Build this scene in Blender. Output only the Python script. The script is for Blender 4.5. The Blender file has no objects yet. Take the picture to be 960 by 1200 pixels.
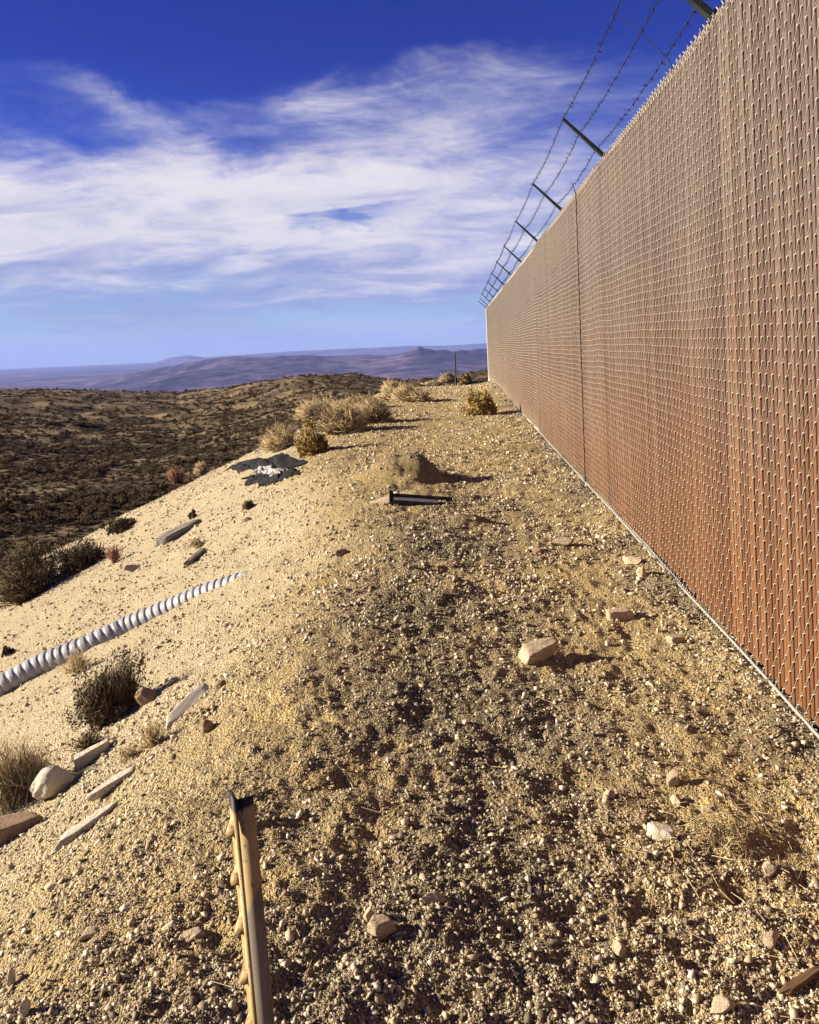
import bpy, math, random
import numpy as np
from mathutils import Matrix, Vector

rng = np.random.default_rng(7)
random.seed(7)
scene = bpy.context.scene
COL = scene.collection

# ------------------------------------------------------------------ camera
F = 940.0 / 960.0               # focal length in picture widths
PPX, PPY = 480.0, 440.0         # where the optical axis meets the (960 x 1200) picture
CAM = np.array([0.0, 0.0, 1.5])
ROLL = 0.0384
vY = np.array([57.0, PPY - 404.0, -940.0]); vY /= np.linalg.norm(vY)      # direction of the fence
vZ = np.array([-math.sin(ROLL), math.cos(ROLL), 0.0]); vZ -= vY * vZ.dot(vY); vZ /= np.linalg.norm(vZ)
vX = np.cross(vY, vZ)
RC = np.stack([vX, vY, vZ])     # rows: world axes expressed in camera space -> world = RC @ cam
cam_data = bpy.data.cameras.new('camera')
cam = bpy.data.objects.new('camera', cam_data); COL.objects.link(cam)
M4 = Matrix([[*RC[0], CAM[0]], [*RC[1], CAM[1]], [*RC[2], CAM[2]], [0, 0, 0, 1]])
cam.matrix_world = M4
cam_data.sensor_fit = 'HORIZONTAL'; cam_data.sensor_width = 36.0
cam_data.lens = 36.0 * F
cam_data.shift_y = -(600.0 - PPY) / 960.0
cam_data.clip_start = 0.05; cam_data.clip_end = 120000.0
scene.camera = cam

# ------------------------------------------------------------------ light, sky, exposure
SUN_EL = math.radians(20.0)
SUN_AZ = math.radians(94.0)      # measured from +Y towards -X: a little behind the left shoulder
sun_dir = Vector((-math.sin(SUN_AZ) * math.cos(SUN_EL), math.cos(SUN_AZ) * math.cos(SUN_EL), math.sin(SUN_EL)))
sd = bpy.data.lights.new('sun', 'SUN'); sd.energy = 5.0; sd.angle = math.radians(0.55); sd.color = (1.0, 0.90, 0.74)
sun = bpy.data.objects.new('sun', sd); COL.objects.link(sun)
sun.rotation_euler = sun_dir.to_track_quat('Z', 'Y').to_euler()
scene.view_settings.view_transform = 'Standard'; scene.view_settings.look = 'None'
scene.view_settings.gamma = 1.0; scene.view_settings.use_curve_mapping = False
scene.view_settings.exposure = 1.45
scene.cycles.max_bounces = 4; scene.cycles.diffuse_bounces = 2; scene.cycles.glossy_bounces = 2
scene.cycles.use_adaptive_sampling = True; scene.cycles.adaptive_threshold = 0.02
scene.cycles.volume_bounces = 0; scene.cycles.use_denoising = True
scene.cycles.sample_clamp_indirect = 4.0

world = bpy.data.worlds.new('World'); scene.world = world; world.use_nodes = True
W = world.node_tree; W.nodes.clear()

class NT:
    """small helper to write node graphs as expressions"""
    def __init__(s, tree): s.t = tree; s.n = tree.nodes; s.l = tree.links
    def node(s, typ, **kw):
        n = s.n.new(typ)
        for k, v in kw.items(): setattr(n, k, v)
        return n
    def put(s, sock, v):
        if isinstance(v, bpy.types.NodeSocket): s.l.new(v, sock)
        elif v is not None:
            if hasattr(sock.default_value, '__len__'):
                if not hasattr(v, '__len__'): v = (v, v, v)
                v = tuple(v)
                if len(sock.default_value) == 4 and len(v) == 3: v = v + (1.0,)
            sock.default_value = v
    def m(s, op, a, b=None, c=None, clamp=False):
        n = s.node('ShaderNodeMath', operation=op, use_clamp=clamp)
        s.put(n.inputs[0], a); s.put(n.inputs[1], b) if b is not None else None
        if c is not None: s.put(n.inputs[2], c)
        return n.outputs[0]
    def vm(s, op, a, b=None):
        n = s.node('ShaderNodeVectorMath', operation=op)
        s.put(n.inputs[0], a)
        if b is not None:
            s.put(n.inputs[3] if op == 'SCALE' else n.inputs[1], b)
        return n.outputs[0]
    def sep(s, v):
        n = s.node('ShaderNodeSeparateXYZ'); s.put(n.inputs[0], v); return n.outputs
    def comb(s, x, y, z):
        n = s.node('ShaderNodeCombineXYZ')
        for i, q in enumerate((x, y, z)): s.put(n.inputs[i], q)
        return n.outputs[0]
    def step(s, x, a, b, lo=0.0, hi=1.0):
        n = s.node('ShaderNodeMapRange', interpolation_type='SMOOTHSTEP')
        s.put(n.inputs[0], x); s.put(n.inputs[1], a); s.put(n.inputs[2], b); s.put(n.inputs[3], lo); s.put(n.inputs[4], hi)
        return n.outputs[0]
    def noise(s, vec=None, scale=5.0, detail=4.0, rough=0.55, dist=0.0, out=0):
        n = s.node('ShaderNodeTexNoise')
        if vec is not None: s.put(n.inputs['Vector'], vec)
        s.put(n.inputs['Scale'], scale); s.put(n.inputs['Detail'], detail); s.put(n.inputs['Roughness'], rough); s.put(n.inputs['Distortion'], dist)
        return n.outputs[out]
    def mix(s, f, a, b, blend='MIX'):
        n = s.node('ShaderNodeMix', data_type='RGBA', blend_type=blend)
        s.put(n.inputs[0], f); s.put(n.inputs[6], a); s.put(n.inputs[7], b)
        return n.outputs[2]
    def ramp(s, f, stops):
        n = s.node('ShaderNodeValToRGB'); cr = n.color_ramp
        while len(cr.elements) < len(stops): cr.elements.new(0.5)
        for e, (p, c) in zip(cr.elements, stops):
            e.position = p; e.color = (*c, 1.0)
        s.put(n.inputs[0], f); return n.outputs[0]

def build_sky():
    g = NT(W)
    out = g.node('ShaderNodeOutputWorld'); bg = g.node('ShaderNodeBackground'); g.l.new(bg.outputs[0], out.inputs[0])
    sky = g.node('ShaderNodeTexSky', sky_type='NISHITA', sun_disc=False)
    sky.sun_elevation = SUN_EL
    sky.sun_rotation = -SUN_AZ            # clockwise from +Y
    sky.altitude = 1500.0; sky.air_density = 0.8; sky.dust_density = 0.2; sky.ozone_density = 4.0
    STR = 0.077
    hs = g.node('ShaderNodeHueSaturation'); g.put(hs.inputs['Saturation'], 1.25); g.put(hs.inputs['Value'], 1.0); g.put(hs.inputs['Color'], sky.outputs[0])
    d = g.node('ShaderNodeTexCoord').outputs['Generated']
    x, y, z = g.sep(d)
    el = g.m('ARCSINE', z); az = g.m('ARCTAN2', x, y)
    # deep desert blue: the polarised, dry upper sky is much darker than the air near the ground
    tint = g.ramp(g.m('MULTIPLY', el, 2.0), [(0.0, (1.0, 1.04, 0.82)), (0.14, (1.0, 0.88, 0.76)), (0.36, (0.56, 0.32, 0.66)), (0.70, (0.46, 0.165, 0.54)), (1.0, (0.46, 0.165, 0.54))])
    skyc = g.mix(1.0, hs.outputs[0], tint, 'MULTIPLY')
    # high cloud: laid on a flat layer overhead, so that it streams out towards the horizon
    k = g.m('DIVIDE', 1.0, g.m('ADD', g.m('MAXIMUM', z, 0.0), 0.16))
    P = g.comb(g.m('MULTIPLY', x, k), g.m('MULTIPLY', y, k), 0.3)
    rot = g.node('ShaderNodeMapping'); g.put(rot.inputs['Vector'], P)
    rot.inputs['Rotation'].default_value = (0, 0, math.radians(24)); rot.inputs['Scale'].default_value = (0.8, 1.35, 1.0)
    rot.inputs['Location'].default_value = (1.3, 0.4, 0)
    big = g.noise(rot.outputs[0], 1.15, 3.0, 0.5, 0.6)
    fine = g.noise(rot.outputs[0], 3.4, 11.0, 0.64, 1.1)
    # streaks: strongly stretched sideways in elevation/azimuth
    wv = g.noise(P, 2.6, 5.0, 0.6, 0.4, out=1)
    wx, wy, wz = g.sep(g.vm('SUBTRACT', wv, (0.5, 0.5, 0.5)))
    az2 = g.m('MULTIPLY_ADD', wx, 0.20, az); el2 = g.m('MULTIPLY_ADD', wy, 0.085, el)
    S = g.comb(g.m('MULTIPLY', g.m('ADD', az2, g.m('MULTIPLY', el, 1.6)), 3.0), g.m('MULTIPLY', g.m('ADD', el2, g.m('MULTIPLY', az, 0.10)), 24.0), 1.7)
    streak = g.noise(S, 1.0, 9.0, 0.62, 0.7)
    fib = g.noise(g.comb(g.m('MULTIPLY', g.m('ADD', az2, g.m('MULTIPLY', el, 0.9)), 16.0), g.m('MULTIPLY', el2, 62.0), 4.1), 1.0, 8.0, 0.62, 0.9)
    # how much of the layer there is, with elevation (all round the sky)
    band = g.m('MULTIPLY', g.step(el2, 0.0, 0.15), g.m('SUBTRACT', 1.0, g.step(el2, 0.17, 0.40)))
    bias = g.m('MULTIPLY_ADD', band, 0.50, -0.30)
    def blob(px, py, rx, ry, amp, b, tilt=0.0):
        ca = math.atan((px - 537) / 940.0); ce = (404 + (537 - px) * 0.0384 - py) / 940.0 * math.cos(ca)
        da = g.m('MULTIPLY', g.m('SUBTRACT', az2, ca), 940.0); de = g.m('MULTIPLY', g.m('SUBTRACT', el2, ce), 940.0)
        de = g.m('MULTIPLY_ADD', da, -tilt, de)
        q = g.m('ADD', g.m('POWER', g.m('DIVIDE', g.m('ABSOLUTE', da), rx), 2.0), g.m('POWER', g.m('DIVIDE', g.m('ABSOLUTE', de), ry), 2.0))
        return g.m('MULTIPLY_ADD', g.m('EXPONENT', g.m('MULTIPLY', q, -1.0)), amp, b)
    for a in [(60, 250, 260, 75, 0.36, 0.0), (230, 195, 130, 40, 0.30, -0.28), (470, 215, 200, 50, 0.34, 0.10), (540, 115, 150, 46, 0.38, 0.02),
              (150, 122, 110, 20, 0.34, -0.30), (360, 140, 70, 20, 0.26, 0.05), (660, 60, 120, 40, 0.20, 0.0), (520, 290, 170, 40, 0.22, 0.05),
              (412, 258, 44, 14, -0.55, -0.06), (40, 150, 110, 30, -0.30, -0.1), (310, 180, 60, 20, -0.34, -0.1),
              (250, 312, 110, 22, -0.12, 0.08), (90, 318, 280, 52, 0.17, 0.05), (420, 326, 320, 44, 0.15, 0.04), (400, 20, 700, 60, -0.26, 0.0), (470, 345, 190, 11, 0.30, 0.04), (120, 372, 220, 12, 0.24, 0.03), (560, 325, 140, 14, 0.2, 0.05)]:
        bias = blob(*a[:5], bias, a[5])
    n = g.m('ADD', g.m('MULTIPLY', big, 0.42), g.m('ADD', g.m('MULTIPLY', fine, 0.58), g.m('ADD', g.m('MULTIPLY', streak, 0.34), g.m('MULTIPLY', fib, 0.13))))
    dens = g.step(g.m('ADD', n, bias), 0.58, 1.36)
    dens = g.m('MULTIPLY', dens, g.m('MULTIPLY_ADD', fib, 0.45, 0.78), clamp=True)
    shade = g.noise(rot.outputs[0], 2.0, 6.0, 0.55, 0.8)
    cl = g.mix(g.step(g.m('ADD', g.m('MULTIPLY', g.step(el2, 0.05, 0.17), 0.16), g.m('ADD', shade, g.m('MULTIPLY', dens, 0.30))), 0.58, 1.08), (0.105, 0.122, 0.230), (0.315, 0.300, 0.312))
    cl = g.vm('SCALE', cl, 1.0 / STR)
    # thin veil of high haze, thickest low down
    veil = g.m('MULTIPLY', g.m('SUBTRACT', 1.0, g.step(el2, 0.03, 0.24)), g.m('MULTIPLY_ADD', streak, 0.7, 0.40))
    skyc = g.mix(veil, skyc, g.vm('SCALE', (0.120, 0.150, 0.235), 1.0 / STR))
    col = g.mix(g.m('MULTIPLY', dens, 0.97), skyc, cl)
    # low bands of distant cloud under the main layer
    S2 = g.comb(g.m('MULTIPLY', az2, 2.6), g.m('MULTIPLY', g.m('ADD', el2, g.m('MULTIPLY', az, 0.05)), 46.0), 7.7)
    low = g.m('MULTIPLY', g.step(g.noise(S2, 1.0, 8.0, 0.58, 0.5), 0.40, 0.72), g.m('MULTIPLY', g.step(el, 0.012, 0.035), g.m('SUBTRACT', 1.0, g.step(el, 0.07, 0.13))))
    col = g.mix(g.m('MULTIPLY', low, 0.62), col, g.vm('SCALE', (0.205, 0.215, 0.272), 1.0 / STR))
    g.put(bg.inputs['Color'], col); bg.inputs['Strength'].default_value = STR
build_sky()

# ------------------------------------------------------------------ helpers
def noise2(x, y, seed=0):
    """gradient noise, about -1..1"""
    xi = np.floor(x).astype(np.int64); yi = np.floor(y).astype(np.int64)
    xf = x - xi; yf = y - yi
    def grad(ix, iy, fx, fy):
        h = (ix * 374761393 + iy * 668265263 + seed * 2147483647 + 1013904223) & 0xFFFFFFFF
        h = ((h ^ (h >> 13)) * 1274126177) & 0xFFFFFFFF
        h = h ^ (h >> 16)
        a = h.astype(np.float64) * (2 * math.pi / 4294967296.0)
        return np.cos(a) * fx + np.sin(a) * fy
    u = xf * xf * xf * (xf * (xf * 6 - 15) + 10); v = yf * yf * yf * (yf * (yf * 6 - 15) + 10)
    a = grad(xi, yi, xf, yf); b = grad(xi + 1, yi, xf - 1, yf); c = grad(xi, yi + 1, xf, yf - 1); d = grad(xi + 1, yi + 1, xf - 1, yf - 1)
    return 1.5 * ((a * (1 - u) + b * u) * (1 - v) + (c * (1 - u) + d * u) * v)
def fbm(x, y, scale, octv, seed=0, gain=0.5, lac=2.03, ridged=False):
    s = np.zeros_like(x, dtype=np.float64); a = 1.0; f = 1.0 / scale; tot = 0
    for i in range(octv):
        n = noise2(x * f + 17.3 * i, y * f - 9.1 * i, seed + i)
        s += a * ((1 - 2 * np.abs(n)) if ridged else n); tot += a
        a *= gain; f *= lac
    return s / tot
def sstep(x, a, b):
    t = np.clip((x - a) / (b - a), 0, 1); return t * t * (3 - 2 * t)
def smax(a, b, k):
    return 0.5 * (a + b + np.sqrt((a - b) ** 2 + k * k))
def px_az(px): return np.arctan((np.asarray(px, float) - 537.0) / 940.0)
def hor(px): return 404 + 0.0384 * (537 - np.asarray(px, float))

# ------------------------------------------------------------------ terrain heights
SK_X = [-700, -200, 0, 100, 200, 260, 310, 345, 375, 410, 440, 470, 520, 550, 575, 700, 1400]
SK_Y = [445, 450, 456, 458, 460, 454, 447, 441, 440, 439, 443, 446, 444, 436, 434, 430, 420]
SK_D = [300, 300, 290, 300, 300, 270, 220, 190, 175, 165, 160, 160, 190, 220, 220, 220, 220]
SK_A = px_az(SK_X); SK_S = (np.array(SK_Y) - hor(SK_X)) / 940.0
M1_X = [-900, -300, 0, 60, 85, 110, 130, 160, 180, 230, 270, 320, 350, 380, 430, 455, 470, 478, 484, 488, 492, 497, 503, 510, 520, 530, 540, 550, 560, 572, 640, 760, 1000, 1600]
M1_Y = [452, 452, 462, 462, 452, 446, 441, 436, 430, 422, 418, 419, 416.5, 418, 415, 415.5, 413, 411.5, 409, 407, 405.5, 408, 408.5, 412, 411, 413, 410.5, 412, 409, 411, 411, 404, 398, 390]
M2_X = [-900, -200, 0, 60, 100, 130, 170, 190, 215, 235, 260, 300, 340, 380, 420, 450, 480, 520, 560, 700, 1600]
M2_Y = [425, 432, 437, 437, 434, 430, 426, 419, 415, 418, 416, 414, 411, 409, 407, 406, 404, 404.5, 402, 396, 370]
M1_A = px_az(M1_X); M1_S = (np.array(M1_Y) - hor(M1_X)) / 940.0
M2_A = px_az(M2_X); M2_S = (np.array(M2_Y) - hor(M2_X)) / 940.0
PLAIN = -300.0
_ag = np.linspace(-1.3, 1.3, 2601); _sg = np.interp(_ag, M1_A, M1_S); _k = np.exp(-0.5 * (np.arange(-90, 91) / 30.0) ** 2)
M1_SOFT = np.convolve(np.pad(_sg, 90, mode='edge'), _k / _k.sum(), 'valid')          # broad swell of the range; its peaks stand on the crest only
FX = 1.26; FH = 3.00; PITCH = 0.0345; DIA = 0.101; END = 34.8; S_FIRST = 2.70

def crest(y):
    return np.interp(y, [-5, 0, 3, 6, 8, 11, 16, 25, 60], [-1.05, -1.05, -0.95, -0.80, -1.1, -2.0, -2.7, -2.7, -2.7])
def terrain(x, y, detail=True):
    x = np.asarray(x, float); y = np.asarray(y, float)
    r = np.hypot(x, y); az = np.arctan2(x, y); d = np.maximum(r * np.cos(np.clip(az, -1.2, 1.2)), 0.35 * r)
    # bench that carries the fence, and its bank
    wob = fbm(x, y, 2.6, 3, 3)
    s = crest(y) - x + 0.22 * wob
    k = 0.45
    sp = 0.5 * (s + np.sqrt(s * s + k * k)) - 0.05
    drop = 0.43 * np.maximum(sp, 0) + 0.45 * np.maximum(0, sp - 6.6)
    ye = y - 33.0
    drop = drop + 0.16 * np.maximum(0, 0.5 * (ye + np.sqrt(ye * ye + 9)) - 0.12) + 0.2 * np.maximum(0, x - 70)
    yb = -y - 12.0
    drop = drop + 0.15 * np.maximum(0, yb)
    emb = -drop
    # low windrow along the brow: the path tilts away from it towards the fence
    fy = sstep(y, 13, 7)
    emb = emb + fy * (0.10 * np.exp(-((s + 0.15) / 0.70) ** 2) - 0.01 * sstep(-s, 0.5, 1.6))
    # scrubland, down to the left and out to the near skyline
    sk = np.interp(az, SK_A, SK_S); R = np.interp(az, SK_A, SK_D)
    dd = np.maximum(d, 6.0)
    q = sk + (0.44 - sk) * (14.0 / dd) ** 1.22
    zv = 1.5 - dd * q
    rough = sstep(r, 14, 90)
    hill = fbm(x, y, 60, 5, 11, 0.5) * 4.6 * sstep(d, 30, 100) * (1 - 0.92 * sstep(d, R * 0.72, R * 0.98)) + fbm(x, y, 9, 4, 21) * 0.7 * rough
    defc = (0.44 - sk) * (14.0 / R) ** 1.22 * R
    zv = zv + hill + defc * np.clip(d / R, 0, 1) ** 2.5
    # beyond the near skyline the ground falls away to the desert plain
    over = np.maximum(0, d - R)
    zfar = 1.5 - R * sk - 0.05 * over - 0.00022 * over ** 2 + hill * np.clip(1 - over / 60, 0, 1) + fbm(x, y, 300, 4, 31) * np.minimum(over * 0.02, 20)
    zl = np.where(d > R, zfar, zv)
    z = np.where(d > R, zl, smax(emb, zl, 0.25))
    z = smax(z, np.full_like(z, PLAIN), 4.0)
    # far ranges
    far = d > 3500
    if far.any():
        xf = x[far]; yf = y[far]; af = az[far]; df = d[far]
        rid = fbm(xf, yf, 2400, 6, 41, 0.55, ridged=True)
        soft = np.interp(af, _ag, M1_SOFT); crag = np.interp(af + 0.003 * fbm(xf, yf, 500, 3, 47), M1_A, M1_S) - soft
        top1 = 1.5 - 9000 * (soft + crag * np.exp(-((df - 9000) / 520) ** 2)) + 12 * fbm(af * 40, af * 0 + 2.2, 1.0, 2, 44)
        D1 = 9000.0
        t1 = np.where(df < D1, np.clip((df - 4600) / (D1 - 4600), 0, 1) ** 1.5, np.clip(1 - (df - D1) / 5000, 0, 1) ** 1.4)
        z1 = PLAIN + (top1 - PLAIN) * t1 + 80 * (rid - 0.25) * t1 * (1 - 0.45 * np.exp(-((df - D1) / 350) ** 2)) * sstep(top1, -290, -150)
        D2 = 30000.0
        top2 = 1.5 - D2 * np.interp(af, M2_A, M2_S)
        t2 = np.where(df < D2, np.clip((df - 22000) / (D2 - 22000), 0, 1) ** 1.6, np.clip(1 - (df - D2) / 12000, 0, 1))
        z2 = PLAIN + (top2 - PLAIN) * t2
        z[far] = np.maximum(np.maximum(z[far], z1), np.maximum(z2, PLAIN))
    # lumps on the bench: the spoil heap with its trough, a smaller lump, and the soft ridge along the fence
    def lump(cx, cy, rx, ry, h, p=1.0):
        return h * np.exp(-(((x - cx) / rx) ** 2 + ((y - cy) / ry) ** 2) ** p)
    near = sstep(r, 60, 30)
    mxw = x + 0.12 + 0.10 * wob + 0.05 * fbm(x, y, 0.25, 2, 93)
    mx = sstep(mxw, -1.30, -0.52) * (1 - sstep(mxw, -0.42, 0.0))
    z = z + near * (0.26 * mx * np.exp(-((y - 8.85 - 0.15 * fbm(x, y, 0.4, 2, 95)) / 0.34) ** 2) * (1 + 0.35 * fbm(x, y, 0.3, 2, 94)) + 0.05 * np.exp(-((x + 0.5) / 0.5) ** 2 - ((y - 8.3) / 0.12) ** 2) + 0.055 * np.exp(-((x + 0.30) / 0.32) ** 4 - ((y - 7.66) / 0.12) ** 2)
                    + lump(0.03, 6.55, 0.14, 0.10, 0.085) + lump(-3.4, 12.5, 0.9, 0.9, 0.15)
                    + 0.10 * np.exp(-((x - FX + 0.1) / 0.35) ** 2) * sstep(y, 12, 28))
    z = z + near * (0.012 + 0.030 * fbm(x * 0.6, y, 0.9, 3, 97)) * np.exp(-((x - FX + 0.05) / 0.16) ** 2)
    if detail:
        nf = sstep(r, 45, 12)
        sand = sstep(s, -0.3, 0.9)
        u1 = fbm(x, y, 0.85, 3, 51); u2 = fbm(x, y, 0.22, 3, 61); u3 = fbm(x, y, 0.055, 3, 71)
        z = z + nf * (0.022 * u1 + (0.034 - 0.010 * sand) * u2 + (0.016 - 0.005 * sand) * u3)
        # ruts and scuffs running across the path in the foreground
        sc = np.maximum(0, fbm(x * 0.55 + y * 0.25, y * 1.6 - x * 0.45, 0.20, 3, 81))
        z = z - nf * 0.050 * sc * (1 - 0.6 * sand) * (0.4 + 0.6 * sstep(fbm(x, y, 1.6, 2, 91), -0.1, 0.4))
    return z
def H(x, y): return float(terrain(np.array([float(x)]), np.array([float(y)]))[0])

def ray(px, py):
    v = RC @ np.array([(px - PPX) / 940.0, (PPY - py) / 940.0, -1.0]); return v
def at_depth(px, py, dist):
    v = ray(px, py); return CAM + v * (dist / v[1])
def ground_at(px, py, near=1.0, far=600.0):
    v = ray(px, py); ts = near * (far / near) ** np.linspace(0, 1, 900)
    p = CAM[None] + v[None] * ts[:, None]
    below = p[:, 2] < terrain(p[:, 0], p[:, 1], False)
    i = int(np.argmax(below)) if below.any() else len(ts) - 1
    p = p[i]; return np.array([p[0], p[1], H(p[0], p[1])])

def mesh_obj(name, verts, faces, mat=None, parent=None, smooth=False):
    me = bpy.data.meshes.new(name)
    verts = np.asarray(verts, dtype=np.float32)
    if isinstance(faces, np.ndarray):
        nf, nv = faces.shape
        me.vertices.add(len(verts)); me.vertices.foreach_set('co', verts.ravel())
        me.loops.add(nf * nv); me.loops.foreach_set('vertex_index', faces.astype(np.int32).ravel())
        me.polygons.add(nf)
        me.polygons.foreach_set('loop_start', np.arange(0, nf * nv, nv, dtype=np.int32))
        me.polygons.foreach_set('loop_total', np.full(nf, nv, dtype=np.int32))
        me.update(calc_edges=True)
    else:
        me.from_pydata([tuple(map(float, v)) for v in verts], [], faces); me.update()
    if smooth: me.polygons.foreach_set('use_smooth', np.ones(len(me.polygons), dtype=bool))
    if mat: me.materials.append(mat)
    o = bpy.data.objects.new(name, me); COL.objects.link(o)
    if parent is not None: o.parent = parent
    return o
def empty(name, loc, rz=0.0):
    o = bpy.data.objects.new(name, None); COL.objects.link(o); o.location = tuple(map(float, loc)); o.rotation_euler = (0, 0, rz)
    o.empty_display_size = 0.1; return o
def tag(o, label=None, cat=None, group=None, kind=None):
    if label: o['label'] = label
    if cat: o['category'] = cat
    if group: o['group'] = group
    if kind: o['kind'] = kind
    return o
def tube(points, radii, sides=6, caps=True):
    """verts, quads of a tube along points"""
    P = np.asarray(points, float); n = len(P)
    radii = np.broadcast_to(np.asarray(radii, float), (n,))
    T = np.gradient(P, axis=0); T /= np.maximum(np.linalg.norm(T, axis=1, keepdims=True), 1e-9)
    up = np.array([0, 0, 1.0]) if abs(T[0, 2]) < 0.9 else np.array([1.0, 0, 0])
    A = np.zeros_like(P); B = np.zeros_like(P)
    a = up - T[0] * up.dot(T[0]); a /= np.linalg.norm(a)
    for i in range(n):
        a = a - T[i] * a.dot(T[i]); a /= max(np.linalg.norm(a), 1e-9); A[i] = a; B[i] = np.cross(T[i], a)
    ang = np.linspace(0, 2 * math.pi, sides, endpoint=False)
    V = P[:, None, :] + radii[:, None, None] * (np.cos(ang)[None, :, None] * A[:, None, :] + np.sin(ang)[None, :, None] * B[:, None, :])
    i0 = np.arange(n - 1)[:, None] * sides + np.arange(sides)[None]; i1 = np.arange(n - 1)[:, None] * sides + (np.arange(sides)[None] + 1) % sides
    Q = np.stack([i0, i1, i1 + sides, i0 + sides], -1).reshape(-1, 4)
    return V.reshape(-1, 3), Q
class Acc:
    """collects verts and quads of several pieces of ONE part"""
    def __init__(s): s.v = []; s.f = []; s.n = 0
    def add(s, v, f): s.v.append(np.asarray(v, float)); s.f.append(np.asarray(f) + s.n); s.n += len(v)
    def tube(s, p, r, sides=6): s.add(*tube(p, r, sides))
    def box(s, c, ax, ay, az):
        c, ax, ay, az = (np.asarray(q, float) for q in (c, ax, ay, az))
        v = [c + i * ax + j * ay + k * az for k in (-1, 1) for j in (-1, 1) for i in (-1, 1)]
        s.add(v, [[0, 2, 3, 1], [4, 5, 7, 6], [0, 1, 5, 4], [2, 6, 7, 3], [0, 4, 6, 2], [1, 3, 7, 5]])
    def obj(s, name, mat, parent=None, smooth=False): return mesh_obj(name, np.concatenate(s.v), np.concatenate(s.f), mat, parent, smooth)

# ------------------------------------------------------------------ materials
def material(name, fn, rough=0.9, spec=0.2, metal=0.0, bump=None):
    mt = bpy.data.materials.new(name); mt.use_nodes = True
    t = mt.node_tree; b = t.nodes['Principled BSDF']; g = NT(t)
    b.inputs['Roughness'].default_value = rough; b.inputs['Metallic'].default_value = metal
    b.inputs['Specular IOR Level'].default_value = spec
    r = fn(g)
    col, h = r if isinstance(r, tuple) else (r, None)
    g.put(b.inputs['Base Color'], col)
    if h is not None:
        bn = g.node('ShaderNodeBump'); bn.inputs['Strength'].default_value = bump[0]; bn.inputs['Distance'].default_value = bump[1]
        g.put(bn.inputs['Height'], h); t.links.new(bn.outputs[0], b.inputs['Normal'])
    return mt
def pos(g): return g.node('ShaderNodeNewGeometry').outputs['Position']
def objc(g): return g.node('ShaderNodeTexCoord').outputs['Object']
def rnd(g): return g.node('ShaderNodeObjectInfo').outputs['Random']

def ground_fn(g):
    p = pos(g)
    def attr(n):
        a = g.node('ShaderNodeAttribute', attribute_name=n); return a.outputs['Fac']
    sandy, valley, far = attr('sandy'), attr('valley'), attr('far')
    n1 = g.noise(p, 0.9, 6, 0.6, 0.4); n2 = g.noise(p, 14, 5, 0.65); n3 = g.noise(p, 90, 3, 0.6)
    sand = g.ramp(g.m('ADD', g.m('MULTIPLY', n1, 0.6), g.m('MULTIPLY', n2, 0.4)), [(0.25, (0.360, 0.230, 0.080)), (0.5, (0.490, 0.355, 0.150)), (0.75, (0.565, 0.450, 0.240))])
    pale = g.ramp(n2, [(0.2, (0.450, 0.345, 0.190)), (0.6, (0.590, 0.485, 0.300)), (0.9, (0.650, 0.560, 0.380))])
    grit = g.ramp(n2, [(0.25, (0.110, 0.080, 0.050)), (0.55, (0.240, 0.180, 0.110)), (0.85, (0.380, 0.300, 0.200))])
    sg = g.step(g.m('ADD', n2, g.m('MULTIPLY', n3, 0.5)), 0.62, 0.98)
    c = g.mix(sandy, sand, pale)
    c = g.mix(g.m('MULTIPLY', sg, g.m('MULTIPLY_ADD', sandy, -0.5, 0.75)), c, grit)
    c = g.mix(g.m('MULTIPLY', attr('grit'), g.step(n2, 0.25, 0.6, 0.55, 1.0)), c, g.ramp(n3, [(0.3, (0.100, 0.078, 0.048)), (0.55, (0.215, 0.168, 0.100)), (0.8, (0.36, 0.285, 0.175))]))  # grit attribute also carries the painted shade of heap and brow strip
    nv = g.noise(p, 0.16, 9, 0.68, 0.6); nv2 = g.noise(p, 2.2, 6, 0.7)
    vc = g.ramp(g.m('ADD', g.m('MULTIPLY', nv, 0.6), g.m('MULTIPLY', nv2, 0.4)), [(0.38, (0.038, 0.026, 0.015)), (0.49, (0.100, 0.069, 0.038)), (0.59, (0.310, 0.220, 0.120))])
    c = g.mix(valley, c, vc)
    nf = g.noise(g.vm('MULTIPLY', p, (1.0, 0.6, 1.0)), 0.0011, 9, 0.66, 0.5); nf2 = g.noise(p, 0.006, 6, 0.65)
    fc = g.ramp(g.m('ADD', g.m('MULTIPLY', nf, 0.6), g.m('MULTIPLY', nf2, 0.4)), [(0.42, (0.008, 0.009, 0.030)), (0.5, (0.060, 0.048, 0.092)), (0.58, (0.18, 0.125, 0.16))])  # dark patches are cloud shadow painted into the far ranges
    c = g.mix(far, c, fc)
    vor = g.node('ShaderNodeTexVoronoi'); g.put(vor.inputs['Vector'], p); vor.inputs['Scale'].default_value = 75.0
    vor2 = g.node('ShaderNodeTexVoronoi'); g.put(vor2.inputs['Vector'], p); vor2.inputs['Scale'].default_value = 190.0
    h = g.m('ADD', g.m('ADD', g.m('MULTIPLY', vor.outputs['Distance'], -0.9), g.m('MULTIPLY', vor2.outputs['Distance'], -0.45)), g.m('ADD', g.m('MULTIPLY', n3, 1.0), g.m('MULTIPLY', n2, 0.8)))
    return c, h
M_ground = material('desert_ground', ground_fn, 0.95, 0.1, bump=(1.0, 0.020))

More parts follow.
